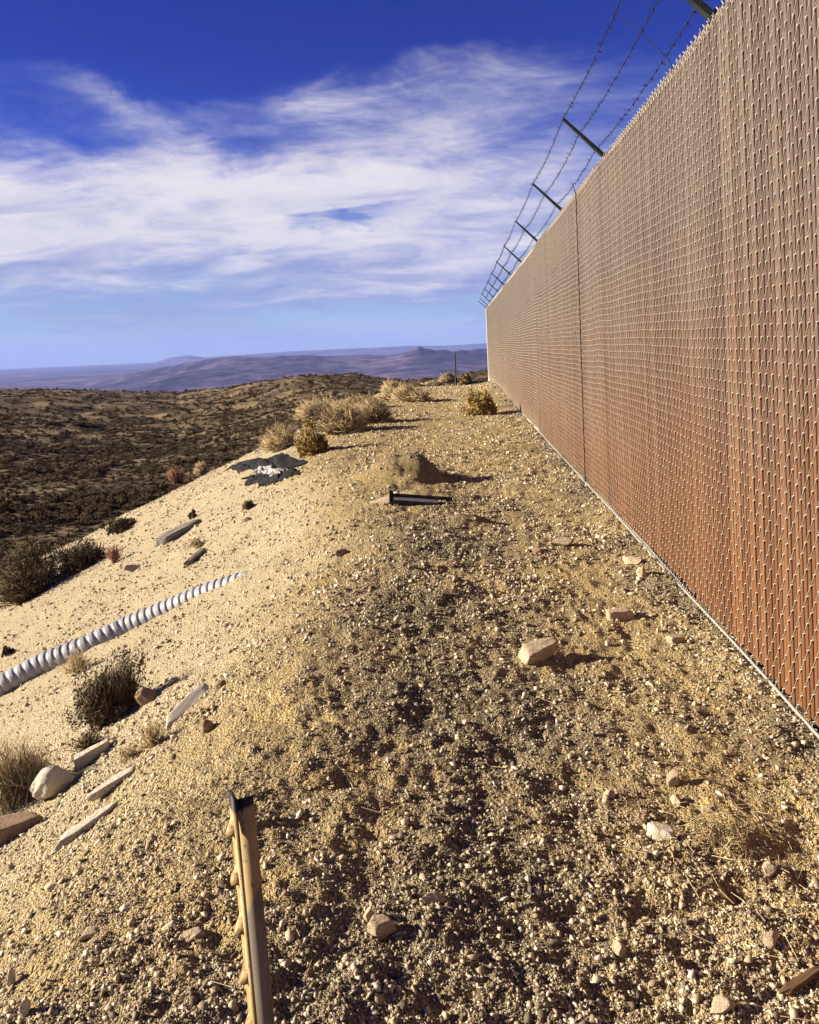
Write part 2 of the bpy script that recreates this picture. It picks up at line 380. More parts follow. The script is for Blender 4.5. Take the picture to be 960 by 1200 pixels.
def stone_fn(stops, sc=9.0, var=0.6):
    def fn(g):
        p = objc(g); n = g.noise(p, sc, 6, 0.65); n2 = g.noise(p, sc * 6, 3, 0.6)
        f = g.m('ADD', g.m('MULTIPLY', rnd(g), var), g.m('ADD', g.m('MULTIPLY', n, (1 - var) * 0.7), g.m('MULTIPLY', n2, (1 - var) * 0.3)))
        return g.ramp(f, stops), g.m('ADD', n, g.m('MULTIPLY', n2, 0.4))
    return fn
def gravel_fn(g):
    c, h = stone_fn(GRAVEL, 3.0, 0.85)(g)
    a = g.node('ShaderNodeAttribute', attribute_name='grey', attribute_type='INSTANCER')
    return g.mix(g.m('MULTIPLY', a.outputs['Fac'], 0.55), c, g.mix(1.0, c, (0.56, 0.60, 0.66), 'MULTIPLY')), h  # pebbles darkened by the same mask, painted shade included
GRAVEL = ([(0.0, (0.060, 0.048, 0.034)), (0.22, (0.20, 0.150, 0.090)), (0.5, (0.42, 0.320, 0.185)), (0.8, (0.56, 0.465, 0.31)), (1.0, (0.66, 0.61, 0.49))])
M_gravel = material('gravel', gravel_fn, 0.9, 0.2, bump=(0.3, 0.01))
M_tan = material('tan_stone', stone_fn([(0.15, (0.27, 0.19, 0.11)), (0.5, (0.47, 0.36, 0.23)), (0.85, (0.60, 0.50, 0.35))], 55, 0.12), 0.9, 0.2, bump=(1.0, 0.012))
M_pale = material('pale_stone', stone_fn([(0.15, (0.36, 0.275, 0.175)), (0.45, (0.54, 0.46, 0.34)), (0.85, (0.66, 0.60, 0.48))], 55, 0.12), 0.9, 0.2, bump=(1.0, 0.012))
M_rust = material('rusty_stone', stone_fn([(0.15, (0.15, 0.090, 0.052)), (0.5, (0.28, 0.185, 0.112)), (0.85, (0.42, 0.30, 0.19))], 55, 0.12), 0.9, 0.2, bump=(1.0, 0.012))

def slat_fn(g):
    p = pos(g); x, y, z = g.sep(p)
    cell = g.m('FLOOR', g.m('DIVIDE', g.m('ADD', y, 100.0), PITCH))
    w = g.node('ShaderNodeTexWhiteNoise', noise_dimensions='1D'); g.put(w.inputs['W'], cell)
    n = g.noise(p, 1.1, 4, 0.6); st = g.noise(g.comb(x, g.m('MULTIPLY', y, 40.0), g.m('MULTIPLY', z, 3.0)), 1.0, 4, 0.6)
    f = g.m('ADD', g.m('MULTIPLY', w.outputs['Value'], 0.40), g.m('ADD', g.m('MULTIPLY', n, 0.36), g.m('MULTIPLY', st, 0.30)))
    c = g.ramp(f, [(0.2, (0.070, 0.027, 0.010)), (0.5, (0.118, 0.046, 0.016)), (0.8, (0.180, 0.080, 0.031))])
    sky_sheen = g.ramp(f, [(0.2, (0.060, 0.043, 0.033)), (0.5, (0.090, 0.067, 0.052)), (0.8, (0.132, 0.105, 0.083))])
    # reflected sky put into the colour: slats turn greyer with height
    return g.mix(g.step(g.m('ADD', z, g.m('ADD', g.m('MULTIPLY', n, 1.3), g.m('MULTIPLY', st, 0.5))), 1.1, 3.3, 0.05, 0.85), c, sky_sheen)
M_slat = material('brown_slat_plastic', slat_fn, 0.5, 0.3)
M_galv = material('galvanised_wire', lambda g: g.ramp(g.noise(pos(g), 30, 4, 0.6), [(0.3, (0.27, 0.235, 0.175)), (0.7, (0.47, 0.42, 0.325))]), 0.5, 0.5, 0.2)
M_galv_dull = material('dull_steel', lambda g: g.ramp(g.noise(pos(g), 12, 4, 0.6), [(0.3, (0.42, 0.41, 0.39)), (0.7, (0.58, 0.57, 0.54))]), 0.5, 0.4, 0.2)
M_arm = material('dark_painted_steel', lambda g: g.ramp(g.noise(objc(g), 14, 4, 0.6), [(0.3, (0.010, 0.014, 0.012)), (0.7, (0.028, 0.034, 0.030))]), 0.5, 0.4)
M_barb = material('dark_barbed_wire', lambda g: g.ramp(g.noise(objc(g), 20, 3, 0.6), [(0.3, (0.030, 0.026, 0.030)), (0.7, (0.075, 0.065, 0.065))]), 0.55, 0.4, 0.5)

# ------------------------------------------------------------------ ground sheet
def grit_shade_mask(x, y):
    """darker ground: grey gravel at fence foot and brow, shade painted on brow and heap"""
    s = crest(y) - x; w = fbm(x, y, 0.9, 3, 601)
    strip = np.exp(-((-s - 0.75) / 0.62) ** 2) * sstep(y, 10.5, 5.5)  # grey gravel, with the shade between pebbles put into its colour
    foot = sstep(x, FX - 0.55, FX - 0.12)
    heap = np.exp(-(((x + 0.42) / 0.46) ** 2 + ((y - 8.9) / 0.5) ** 2))  # shade of the heap's face turned from the sun, painted as colour
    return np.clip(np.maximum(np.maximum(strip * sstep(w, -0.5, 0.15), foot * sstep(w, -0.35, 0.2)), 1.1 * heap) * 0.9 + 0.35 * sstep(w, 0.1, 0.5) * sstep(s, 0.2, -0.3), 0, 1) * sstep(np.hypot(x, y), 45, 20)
def build_ground():
    rs = [0.0]; r = 0.40
    while r < 46000:
        rs.append(r)
        r *= 1.0068 if 1.2 < r < 40 else (1.03 if r <= 1.2 else (1.022 if r < 400 else (1.04 if r < 4600 else (1.008 if r < 10500 else 1.05))))
    rs = np.array(rs[1:])
    a = list(np.radians(np.arange(-36.0, 27.0, 0.115)))
    a += list(np.radians(np.arange(27.0, 324.0, 3.0)))
    az = np.array(a); nr, na = len(rs), len(az)
    X = rs[:, None] * np.sin(az)[None]; Y = rs[:, None] * np.cos(az)[None]
    Z = terrain(X.ravel(), Y.ravel())
    V = np.stack([X.ravel(), Y.ravel(), Z], 1)
    V = np.concatenate([V, [[0, 0, H(0, 0)]]])
    i = np.arange(nr - 1)[:, None] * na; j = np.arange(na)[None]; j1 = (j + 1) % na
    Q = np.stack([i + j, i + na + j, i + na + j1, i + j1], -1).reshape(-1, 4)
    Q = Q[:, ::-1]
    me = bpy.data.meshes.new('ground')
    nv = len(V); nq = len(Q); c = nv - 1
    tri = np.stack([np.full(na, c), np.arange(na), (np.arange(na) + 1) % na], 1)[:, ::-1]
    me.vertices.add(nv); me.vertices.foreach_set('co', V.astype(np.float32).ravel())
    me.loops.add(nq * 4 + na * 3)
    me.loops.foreach_set('vertex_index', np.concatenate([Q.ravel(), tri.ravel()]).astype(np.int32))
    me.polygons.add(nq + na)
    me.polygons.foreach_set('loop_start', np.concatenate([np.arange(nq) * 4, nq * 4 + np.arange(na) * 3]).astype(np.int32))
    me.polygons.foreach_set('loop_total', np.concatenate([np.full(nq, 4), np.full(na, 3)]).astype(np.int32))
    me.polygons.foreach_set('use_smooth', np.ones(nq + na, dtype=bool))
    me.update(calc_edges=True)
    x, y = V[:, 0], V[:, 1]; r = np.hypot(x, y)
    s = crest(y) - x
    sandy = sstep(s + 0.5 * fbm(x, y, 1.2, 3, 5), -0.2, 0.9)
    valley = np.maximum(sstep(s + 0.5 * fbm(x, y, 2.5, 3, 6), 6.4, 7.4), sstep(y, 38, 46)) * sstep(r, 6, 10)
    valley = np.where((x > 1.2) & (r < 60), 0, valley)
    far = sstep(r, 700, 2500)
    for n, val in (('sandy', sandy), ('valley', valley), ('far', far), ('grit', grit_shade_mask(x, y))):
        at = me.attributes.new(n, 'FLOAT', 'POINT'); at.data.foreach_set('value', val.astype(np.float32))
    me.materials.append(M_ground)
    o = bpy.data.objects.new('ground', me); COL.objects.link(o)
    tag(o, 'sandy gravel bench falling to scrubland, desert plain and far mountains', kind='structure')
build_ground()

# ------------------------------------------------------------------ chain-link fence with slats
def fence_base(y): return np.interp(y, [-5, 3, 8, 40], [0.02, 0.02, 0.03, 0.02])
def build_fence():
    root = empty('chain_link_fence', (FX, S_FIRST, 0))
    tag(root, 'tall chain-link fence filled with brown slats, topped by barbed wire', 'fence')
    L = lambda x, y, z: (x - FX, y - S_FIRST, z)
    rise = FH - 0.02
    # one slat: a flattened tube, open-ended profile with rounded edges
    hw, ht = 0.0120, 0.0046; bw = 0.0170        # narrow front face, wings at the back close the gap to the next slat
    prof = [(-ht, -hw * 0.90), (-ht * 0.86, 0.0), (-ht, hw * 0.90), (-ht * 0.6, hw), (ht * 0.8, hw), (ht * 0.8, bw), (ht, bw), (ht, -bw), (ht * 0.8, -bw), (ht * 0.8, -hw), (-ht * 0.6, -hw)]
    n = len(prof)
    sv = [(px, py, zz) for zz in (0.045, rise - 0.01) for px, py in prof]
    sf = [[i, (i + 1) % n, (i + 1) % n + n, i + n] for i in range(n)]
    SV = np.array(sv); SQ = np.array(sf)
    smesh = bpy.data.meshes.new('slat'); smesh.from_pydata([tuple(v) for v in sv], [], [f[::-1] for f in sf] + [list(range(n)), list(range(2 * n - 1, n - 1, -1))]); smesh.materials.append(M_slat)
    # one woven wire: a flattened spiral round its slat; its front strands all climb towards the camera
    def spiral(parity, full):
        pts = []; d = 0.0076; k = int(rise / DIA)
        hp = PITCH / 2
        for i in range(k + 1):
            z0 = 0.01 + (i + 0.5 * parity) * DIA
            if z0 + DIA > rise + 0.03: break
            h = DIA / 2
            pts += [(0.001, hp * 1.06, z0), (-0.0056, hp * 0.80, z0 + 0.13 * h), (-0.0058, -hp * 0.45, z0 + 0.68 * h), (-0.0090, -hp * 0.86, z0 + 0.90 * h), (-0.001, -hp * 1.10, z0 + h)]
            if full: pts += [(d, -hp * 0.75, z0 + 1.13 * h), (d, hp * 0.75, z0 + 1.87 * h)]
        return np.array(pts)
    RW = 0.0023
    def radii(pts, full, a, b):
        pat = [b * 0.8, a, a, b, b] + ([a, a] if full else [])
        return np.array((pat * (len(pts) // len(pat) + 1))[:len(pts)])
    wm = []
    for par in (0, 1):
        sp = spiral(par, True); v, q = tube(sp, radii(sp, True, 0.0018, 0.0022), 5)
        me = bpy.data.meshes.new('wire'); me.from_pydata([tuple(map(float, a)) for a in v], [], [list(map(int, b)) for b in q]); me.materials.append(M_galv)
        me.polygons.foreach_set('use_smooth', np.ones(len(me.polygons), dtype=bool)); wm.append(me)
    ncol = int((END - S_FIRST - 0.04) / PITCH); back = int((S_FIRST + 1.2) / PITCH)
    idx = np.arange(-back, ncol); ys = S_FIRST + (idx + 0.5) * PITCH
    base = fence_base(ys)
    sag = 0.020 * noise2(ys * 0.33, ys * 0 + 3.3, 5) + 0.010 * noise2(ys * 1.4, ys * 0 + 1.3, 6)
    bulge = 0.010 * noise2(ys * 0.4, ys * 0 + 8.3, 7)
    sr = np.random.default_rng(3)
    mass_s, mass_w = Acc(), Acc()
    far_w = [tube(spiral(p, False), radii(spiral(p, False), False, 0.0013, 0.0042), 3) for p in (0, 1)]
    for i, y, b, sg, bu in zip(idx, ys, base, sag, bulge):
        jit = (sr.uniform(-0.0012, 0.0012), sr.uniform(-0.0022, 0.0022), sr.uniform(-0.02, 0.012))
        ang = sr.uniform(-0.07, 0.07)
        ls = L(FX + bu + jit[0], y + jit[1], b + jit[2]); lw = L(FX + bu, y, b + sg)
        if 0 <= i < 300:
            o = bpy.data.objects.new('slat', smesh); COL.objects.link(o); o.parent = root; o.location = ls; o.rotation_euler = (0, 0, ang)
            o = bpy.data.objects.new('wire', wm[i % 2]); COL.objects.link(o); o.parent = root; o.location = lw
        else:
            mass_s.add(SV + np.array(ls), SQ); v, q = far_w[i % 2]; mass_w.add(v + np.array(lw), q)
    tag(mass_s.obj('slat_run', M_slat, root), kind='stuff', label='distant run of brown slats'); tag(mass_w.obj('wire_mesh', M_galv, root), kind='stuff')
    # twisted ends of the fabric along the top, knuckled ends and tension wire along the bottom
    top, bot = Acc(), Acc()
    for i, y, b, sg, bu in zip(idx, ys, base, sag, bulge):
        if i % 2: continue
        zt = b + FH - 0.045; w = 0.002 if i < 300 else 0.0026
        j = sr.uniform(-0.006, 0.006, 4); c = y + PITCH
        top.tube([L(FX - .002, y - 0.006, zt - 0.03), L(FX - .006, c - 0.006, zt + 0.008), L(FX + .002, c + 0.004 + j[0], zt + 0.022), L(FX - .004, c + 0.012 + j[1], zt + 0.036 + j[2])], w * 1.3, 4)
        top.tube([L(FX - .002, c + PITCH, zt - 0.03), L(FX - .006, c + 0.008, zt + 0.006), L(FX + .004, c - 0.006, zt + 0.020), L(FX - .006, c - 0.012 + j[3], zt + 0.034 + j[0])], w * 1.3, 4)
        for s in (0, 1):
            yy = y + s * PITCH
            bot.tube([L(FX - .003, yy - 0.014, b + 0.03 + sg), L(FX - .009, yy - 0.005, b + 0.005), L(FX - .009, yy + 0.008, b - 0.004), L(FX - .002, yy + 0.016, b + 0.03 + sg)], w * 1.15, 4)
    tag(top.obj('top_selvage', M_galv, root), kind='stuff'); tag(bot.obj('bottom_selvage', M_galv, root), kind='stuff')
    yy = np.linspace(-1.2, END, 160)
    tw = Acc(); tw.tube([L(FX - 0.012, q, float(fence_base(q)) + 0.012 + 0.006 * math.sin(q * 2.1)) for q in yy], 0.0065, 6); tw.obj('tension_wire', M_galv, root, True)
    tr = Acc(); tr.tube([L(FX + 0.04, q, float(fence_base(q)) + FH - 0.075) for q in (-1.2, 12, 25, END)], 0.021, 10); tr.obj('top_rail', M_galv_dull, root, True)
    # posts (behind the slats) with 45 degree arms leaning out over the path
    arms_y = [0.9, 3.98, 6.84, 9.55, 12.4, 15.5, 18.4, 21.3, 24.2, 27.1, 30.0, 32.6, 34.7]
    pa = Acc(); pa.tube([(0, 0, -0.5), (0, 0, FH - 0.01)], 0.03, 10)
    pv, pq = np.concatenate(pa.v), np.concatenate(pa.f)
    pm = bpy.data.meshes.new('post'); pm.from_pydata([tuple(v) for v in pv], [], [list(map(int, f)) for f in pq]); pm.materials.append(M_galv_dull)
    ar = Acc()
    e1 = np.array([-0.70, 0, 0.714]); e3 = np.array([0.714, 0, 0.70]); e2 = np.array([0, 1.0, 0])
    # channel-section arm that narrows to its tip
    def frus(c0, c1, w0, w1, t0, t1):
        v = [c + sx * w * e2 + sy * t * e3 for c, w, t in ((c0, w0, t0), (c1, w1, t1)) for sx, sy in ((-1, -1), (1, -1), (1, 1), (-1, 1))]
        ar.add(v, [[0, 1, 2, 3], [7, 6, 5, 4], [0, 4, 5, 1], [1, 5, 6, 2], [2, 6, 7, 3], [3, 7, 4, 0]])
    A0 = np.array([0.01, 0, FH - 0.04]); A1 = A0 + e1 * 0.50
    frus(A0, A1, 0.026, 0.013, 0.004, 0.003)
    for sx in (-1, 1):
        o2 = e2 * 0.024 * sx; frus(A0 + o2 + e3 * .014, A1 + e2 * 0.011 * sx + e3 * .008, 0.003, 0.0025, 0.014, 0.008)
    av, aq = np.concatenate(ar.v), np.concatenate(ar.f)
    am = bpy.data.meshes.new('barbed_wire_arm'); am.from_pydata([tuple(v) for v in av], [], [list(map(int, f)) for f in aq]); am.materials.append(M_arm)
    cp = Acc(); cp.tube([(0, 0, FH - 0.02), (0, 0, FH + 0.005), (0, 0, FH + 0.03), (0, 0, FH + 0.036)], [0.034, 0.034, 0.026, 0.004], 10)
    cv, cq = np.concatenate(cp.v), np.concatenate(cp.f)
    cm = bpy.data.meshes.new('post_cap'); cm.from_pydata([tuple(v) for v in cv], [], [list(map(int, f)) for f in cq]); cm.materials.append(M_arm)
    for y in arms_y:
        p = bpy.data.objects.new('post', pm); COL.objects.link(p); p.parent = root; p.location = L(FX + 0.05, y, float(fence_base(y)))
        c = bpy.data.objects.new('post_cap', cm); COL.objects.link(c); c.parent = p
        a = bpy.data.objects.new('barbed_wire_arm', am); COL.objects.link(a); a.parent = root; a.location = L(FX + 0.02, y, float(fence_base(y)))
        a.rotation_euler = (0, 0, random.uniform(-0.03, 0.03))
    # corner post seen edge-on at the far end, and the return of the fence behind it
    ep = Acc(); ep.tube([L(FX + 0.03, END + 0.02, -0.4), L(FX + 0.03, END + 0.02, FH + 0.02)], 0.045, 12); ep.obj('corner_post', M_galv_dull, root, True)
    rt = Acc()
    for k in range(160):
        rt.add(np.stack([SV[:, 1], SV[:, 0], SV[:, 2]], 1) + np.array(L(FX + 0.09 + k * PITCH, END + 0.03, 0.02)), SQ)
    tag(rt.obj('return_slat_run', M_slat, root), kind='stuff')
    # three strands of barbed wire
    for f in (0.97, 0.60, 0.22):
        acc = Acc()
        A = np.array([FX + 0.03, 0, FH - 0.02]) + e1 * 0.50 * f - e3 * 0.006
        yy = np.arange(-0.8, END, 0.06)
        ay = np.array(arms_y); nx = np.searchsorted(ay, yy); lo = ay[np.clip(nx - 1, 0, len(ay) - 1)]; hi = ay[np.clip(nx, 0, len(ay) - 1)]
        t = np.clip((yy - lo) / np.maximum(hi - lo, 0.1), 0, 1)
        zz = A[2] + fence_base(yy) - 0.045 * 4 * t * (1 - t)
        for ph in (0, math.pi):
            acc.tube([L(A[0] + 0.002 * math.cos(40 * q + ph), q, z_ + 0.002 * math.sin(40 * q + ph)) for q, z_ in zip(yy, zz)], np.where(yy < 14, 0.0016, np.where(yy < 24, 0.003, 0.0045)), 3)
        br = np.random.default_rng(int(f * 100))
        for q in np.arange(-0.7, 30, 0.125):
            z_ = float(np.interp(q, yy, zz)); w = 0.0017 if q < 14 else 0.0028
            c = np.array(L(A[0], q, z_))
            acc.tube([c + (0, -0.008, 0), c + (0, 0.008, 0)], 0.0058, 5)
            for _ in range(4):
                v = br.normal(size=3); v[1] *= 0.4; v /= np.linalg.norm(v)
                acc.tube([c - v * 0.002, c + v * 0.028], [w * 1.2, w * 0.6], 3)
        acc.obj('barbed_wire', M_barb, root)
    # loose stay between the strands, and the dark lacing where two rolls of fabric meet
    st = Acc()
    def on_arm(y, f, dz=0): return np.array(L(FX + 0.03 - 0.70 * 0.5 * f, y, FH + 0.714 * 0.5 * f + dz))
    st.tube([on_arm(4.62, 1.0, -0.03), on_arm(4.60, .8, -0.035), on_arm(4.58, 0.6, -0.035), on_arm(4.57, 0.4, -0.045), on_arm(4.56, 0.22, -.05), on_arm(4.60, 0.10, -0.06), on_arm(4.66, 0.0, -0.09)], 0.0022, 5)
    st.obj('stay_wire', M_barb, root)
    ly = 940 * FX / 143.0
    lz = np.linspace(0.0, FH + 0.0, 60)
    la = Acc(); la.tube([L(FX - 0.013 - 0.002 * math.sin(i * 2.4), ly + 0.006 * math.sin(i * 1.9), z_) for i, z_ in enumerate(lz)], 0.0065, 5)
    la.tube([L(FX - 0.012, ly, FH - 0.02), L(FX - 0.035, ly + 0.01, FH + 0.06), L(FX - 0.05, ly + 0.03, FH + 0.11)], [0.006, 0.005, 0.003], 5)
    tag(la.obj('lacing_wire', M_barb, root), label='dark vertical lacing where two lengths of fabric meet')
build_fence()

# ------------------------------------------------------------------ stones
def ico(sub):
    import bmesh
    bm = bmesh.new(); bmesh.ops.create_icosphere(bm, subdivisions=sub, radius=1.0)
    v = np.array([q.co[:] for q in bm.verts]); f = np.array([[q.index for q in p.verts] for p in bm.faces]); bm.free(); return v, f
def rock_shape(seed, sub=2, cuts=9, rough=0.06, lo=0.45, hi=0.8):
    """a ball chopped by random planes: flat facets and sharp arrises"""
    v, f = ico(sub); r = np.random.default_rng(seed); v = v.copy()
    for _ in range(cuts):
        n = r.normal(size=3); n /= np.linalg.norm(n); d = r.uniform(lo, hi)
        over = v @ n - d; m = over > 0; v[m] -= np.outer(over[m], n)
    k = r.uniform(-9, 9, 3)
    if sub > 2: v *= (1 + 0.022 * noise2(v[:, 0] * 9 + k[1], v[:, 1] * 9 + v[:, 2] * 7 + k[2], seed + 3) + 0.010 * noise2(v[:, 0] * 22 + k[1], v[:, 1] * 22 + v[:, 2] * 17, seed + 4))[:, None]
    v *= (1 + rough * (noise2(v[:, 0] * 3 + k[0], v[:, 1] * 3 + v[:, 2] * 2.1 + k[1], seed)))[:, None]
    return v, f
def block_shape(seed, n=4):
    """a split slab: box with broken corners, chipped arrises and uneven faces"""
    r = np.random.default_rng(seed); v, f = ico(4)
    p = v / np.abs(v).max(axis=1, keepdims=True)                 # ball pushed out to a cube
    p[:, 0] += 0.30 * r.uniform(-1, 1) * p[:, 1] + 0.2 * r.uniform(-1, 1) * p[:, 2]
    p[:, 1] *= 1 - 0.35 * (p[:, 0] * r.choice([-1, 1]) * 0.5 + 0.5)
    p[:, 2] *= 1 - 0.3 * (p[:, 0] * r.choice([-1, 1]) * 0.5 + 0.5)
    for _ in range(13):
        q = r.choice([-1, 1], 3) * r.uniform(0.25, 1.0, 3); q /= np.linalg.norm(q); d = np.abs(q).sum() * r.uniform(0.70, 0.88)
        over = p @ q - d; m = over > 0; p[m] -= np.outer(over[m], q)
    for sc, am in ((2.1, 0.07), (6.0, 0.03), (14.0, 0.014)):
        p += am * np.stack([noise2(v[:, 1] * sc + i * 7, v[:, 2] * sc + v[:, 0] * sc * 0.8 + i, seed + i) for i in range(3)], 1)
    return p, f

VAR = bpy.data.collections.new('gravel_shapes')
def chip(seed, n):
    import bmesh
    r = np.random.default_rng(seed); bm = bmesh.new()
    p = r.normal(size=(n, 3)); p /= np.linalg.norm(p, axis=1, keepdims=True); p *= r.uniform(0.75, 1.1, (n, 1))
    for q in p: bm.verts.new(q)
    g = bmesh.ops.convex_hull(bm, input=bm.verts)
    bmesh.ops.delete(bm, geom=[v for v in bm.verts if not v.link_faces], context='VERTS')
    bmesh.ops.triangulate(bm, faces=bm.faces); bmesh.ops.recalc_face_normals(bm, faces=bm.faces); bm.verts.index_update()
    v = np.array([q.co[:] for q in bm.verts]); f = np.array([[q.index for q in t.verts] for t in bm.faces]); bm.free(); return v, f
for i in range(12):
    v, f = chip(100 + i, 7 if i < 8 else 11)
    sc = np.array([1.0, rng.uniform(0.50, 0.9), rng.uniform(0.4, 0.8)])
    o = mesh_obj('pebble', v * sc, f, M_gravel); COL.objects.unlink(o); VAR.objects.link(o)

def scatter(name, pts, rot, scl, var, coll, label, grey=None):
    me = bpy.data.meshes.new(name); me.vertices.add(len(pts)); me.vertices.foreach_set('co', pts.astype(np.float32).ravel())
    a = me.attributes.new('rot', 'FLOAT_VECTOR', 'POINT'); a.data.foreach_set('vector', rot.astype(np.float32).ravel())
    a = me.attributes.new('scl', 'FLOAT_VECTOR', 'POINT'); a.data.foreach_set('vector', scl.astype(np.float32).ravel())
    a = me.attributes.new('var', 'INT', 'POINT'); a.data.foreach_set('value', var.astype(np.int32))
    if grey is not None:
        a = me.attributes.new('grey', 'FLOAT', 'POINT'); a.data.foreach_set('value', grey.astype(np.float32))
    o = bpy.data.objects.new(name, me); COL.objects.link(o)
    ng = bpy.data.node_groups.new(name + '_scatter', 'GeometryNodeTree')
    ng.interface.new_socket('Geometry', in_out='INPUT', socket_type='NodeSocketGeometry'); ng.interface.new_socket('Geometry', in_out='OUTPUT', socket_type='NodeSocketGeometry')
    N = ng.nodes; Lk = ng.links
    gi = N.new('NodeGroupInput'); go = N.new('NodeGroupOutput'); ip = N.new('GeometryNodeInstanceOnPoints'); ci = N.new('GeometryNodeCollectionInfo')
    ci.inputs['Collection'].default_value = coll; ci.inputs['Separate Children'].default_value = True; ci.inputs['Reset Children'].default_value = True
    ip.inputs['Pick Instance'].default_value = True
    def att(n, t):
        q = N.new('GeometryNodeInputNamedAttribute'); q.data_type = t; q.inputs[0].default_value = n; return q.outputs[0]
    Lk.new(gi.outputs[0], ip.inputs['Points']); Lk.new(ci.outputs[0], ip.inputs['Instance'])
    Lk.new(att('var', 'INT'), ip.inputs['Instance Index'])
    e2r = N.new('FunctionNodeEulerToRotation'); Lk.new(att('rot', 'FLOAT_VECTOR'), e2r.inputs[0]); Lk.new(e2r.outputs[0], ip.inputs['Rotation'])
    Lk.new(att('scl', 'FLOAT_VECTOR'), ip.inputs['Scale']); Lk.new(ip.outputs[0], go.inputs[0])
    md = o.modifiers.new('scatter', 'NODES'); md.node_group = ng
    tag(o, label, kind='stuff'); return o

def build_gravel():
    n = 1150000
    r = np.exp(rng.uniform(math.log(1.1), math.log(42), n)); az = rng.uniform(math.radians(-37), math.radians(28), n)
    x = r * np.sin(az); y = r * np.cos(az)
    s = crest(y) - x
    patch = fbm(x, y, 1.1, 4, 201); patch2 = fbm(x, y, 0.3, 3, 211)
    keep = np.maximum(0.14 + 0.86 * sstep(patch + 0.7 * patch2, -0.28, 0.36), 0.85 * grit_shade_mask(x, y))
    keep = keep * (1 - 0.58 * sstep(s, -0.3, 0.7))
    keep = np.maximum(keep, 0.9 * sstep(x, FX - 0.45, FX - 0.1))          # more loose stone along the foot of the fence
    bx_ = ground_at(115, 905); keep = np.maximum(keep, 0.85 * np.exp(-(((x - bx_[0]) / 0.42) ** 2 + ((y - bx_[1]) / 0.5) ** 2)) * sstep(patch2, -0.3, 0.1))   # rubble round the slabs
    keep *= 1 - 0.35 * sstep(r, 9, 18)
    keep *= 1 - 0.85 * np.exp(-(((x + 0.45) / 0.55) ** 4 + ((y - 8.3) / 0.55) ** 4))     # bare dirt of the spoil heap
    keep *= (x < FX - 0.015) & (s < 7.0) & (y > 0.9)
    m = rng.uniform(0, 1, n) < keep * 0.95 + 0.03 * (x < FX - 0.015) * (s < 7.0)
    x, y, r, s = x[m], y[m], r[m], s[m]; n = len(x)
    smin = np.where(r < 4.5, np.maximum(0.0017, 0.00056 * r), 0.0025 + 0.00037 * (r - 4.5))
    u = rng.uniform(0, 1, n)
    size = smin * np.minimum((1 - 0.992 * u) ** (-1 / np.where(s > 0.2, 2.0, 2.4)), np.interp(r, [3, 8, 20], [8.0, 5.5, 3.6]))
    size *= np.where(s > 0.3, 0.9, 1.0)
    z = terrain(x, y)
    pts = np.stack([x, y, z + size * 0.24], 1)
    rot = np.stack([rng.normal(0, 0.5, n), rng.normal(0, 0.5, n), rng.uniform(0, 6.28, n)], 1)
    scl = size[:, None] * rng.uniform(0.9, 1.75, (n, 3))
    big = size > smin * 2.0
    var = np.where(big, rng.integers(0, 12, n), rng.integers(0, 8, n))
    scatter('gravel', pts, rot, scl, var, VAR, 'loose tan and grey gravel strewn over the path and bank', grit_shade_mask(x, y))
build_gravel()

def rock(px, py, w, mat, label, shape='rock', sq=(1, 0.75, 0.55), rz=0.0, tilt=0.0, tilty=0.0, sink=0.25, seed=None, group=None, name='rock'):
    g = ground_at(px, py); dist = np.linalg.norm(g - CAM)
    size = w / 940.0 * dist / 2
    seed = seed if seed is not None else int(px * 7 + py)
    v, f = rock_shape(seed, 4, 22, 0.06, 0.66, 0.88) if shape == 'boulder' else rock_shape(seed, 4, 15, 0.05) if shape == 'rock' else block_shape(seed)
    v = v * np.array(sq) * size
    R = Matrix.Rotation(rz, 3, 'Z') @ Matrix.Rotation(tilty, 3, 'Y') @ Matrix.Rotation(tilt, 3, 'X')
    v = v @ np.array(R).T
    o = mesh_obj(name, v, f, mat)
    h = -v[:, 2].min()
    o.location = (g[0], g[1], g[2] + h * (1 - 2 * sink))
    tag(o, label, 'rock', group); return o

R_ = math.radians
rock(632, 772, 46, M_tan, 'tan wedge-shaped block alone in the middle of the gravel path', 'block', (1, .5, .36), R_(38), R_(10), 0, 0.10)
rock(60, 932, 43, M_pale, 'large rounded cream boulder beside the dry grass at the left edge', 'boulder', (1, .95, .85), 0.6, 0.1, 0, 0.16, seed=31)
rock(108, 890, 36, M_pale, 'long cream stone just behind the large rounded boulder', 'block', (1, .40, .32), R_(48), R_(-10), R_(-12), 0.3)
rock(134, 918, 50, M_pale, 'narrow pale slab on the bank, upper of two in a line', 'block', (1, .32, .15), R_(52), R_(-12), R_(-10), 0.40, name='stone_slab')
rock(102, 970, 58, M_pale, 'narrow pale slab on the bank with a dark lower end, lower of two in a line', 'block', (1, .30, .16), R_(50), R_(-12), R_(-10), 0.40, name='stone_slab')
rock(10, 984, 46, M_rust, 'reddish brown rock at the left edge below the boulder', 'block', (1, .6, .5), R_(25), 0, 0, 0.2)
rock(170, 826, 34, M_rust, 'rusty brown rounded stone right of the dark olive bush', 'rock', (1, .7, .6), 0.4, 0, 0, 0.15)
rock(204, 800, 16, M_tan, 'small tan stone above the flat board on the bank', 'rock', (1, .8, .7), 0.1)
rock(143, 838, 24, M_pale, 'pale upright stone at the foot of the dark olive bush', 'rock', (.7, .7, 1.0), 0.9)
rock(243, 856, 24, M_rust, 'brown pointed stone below the right end of the flat board', 'rock', (1, .7, .8), 0.4)
rock(258, 808, 16, M_rust, 'small brown stone at the upper end of the flat board', 'rock', (1, .7, .8), 0.7)
rock(658, 641, 40, M_tan, 'flat tan stone lying beside a dark stone on the far path', 'rock', (1, .6, .38), 0.1)
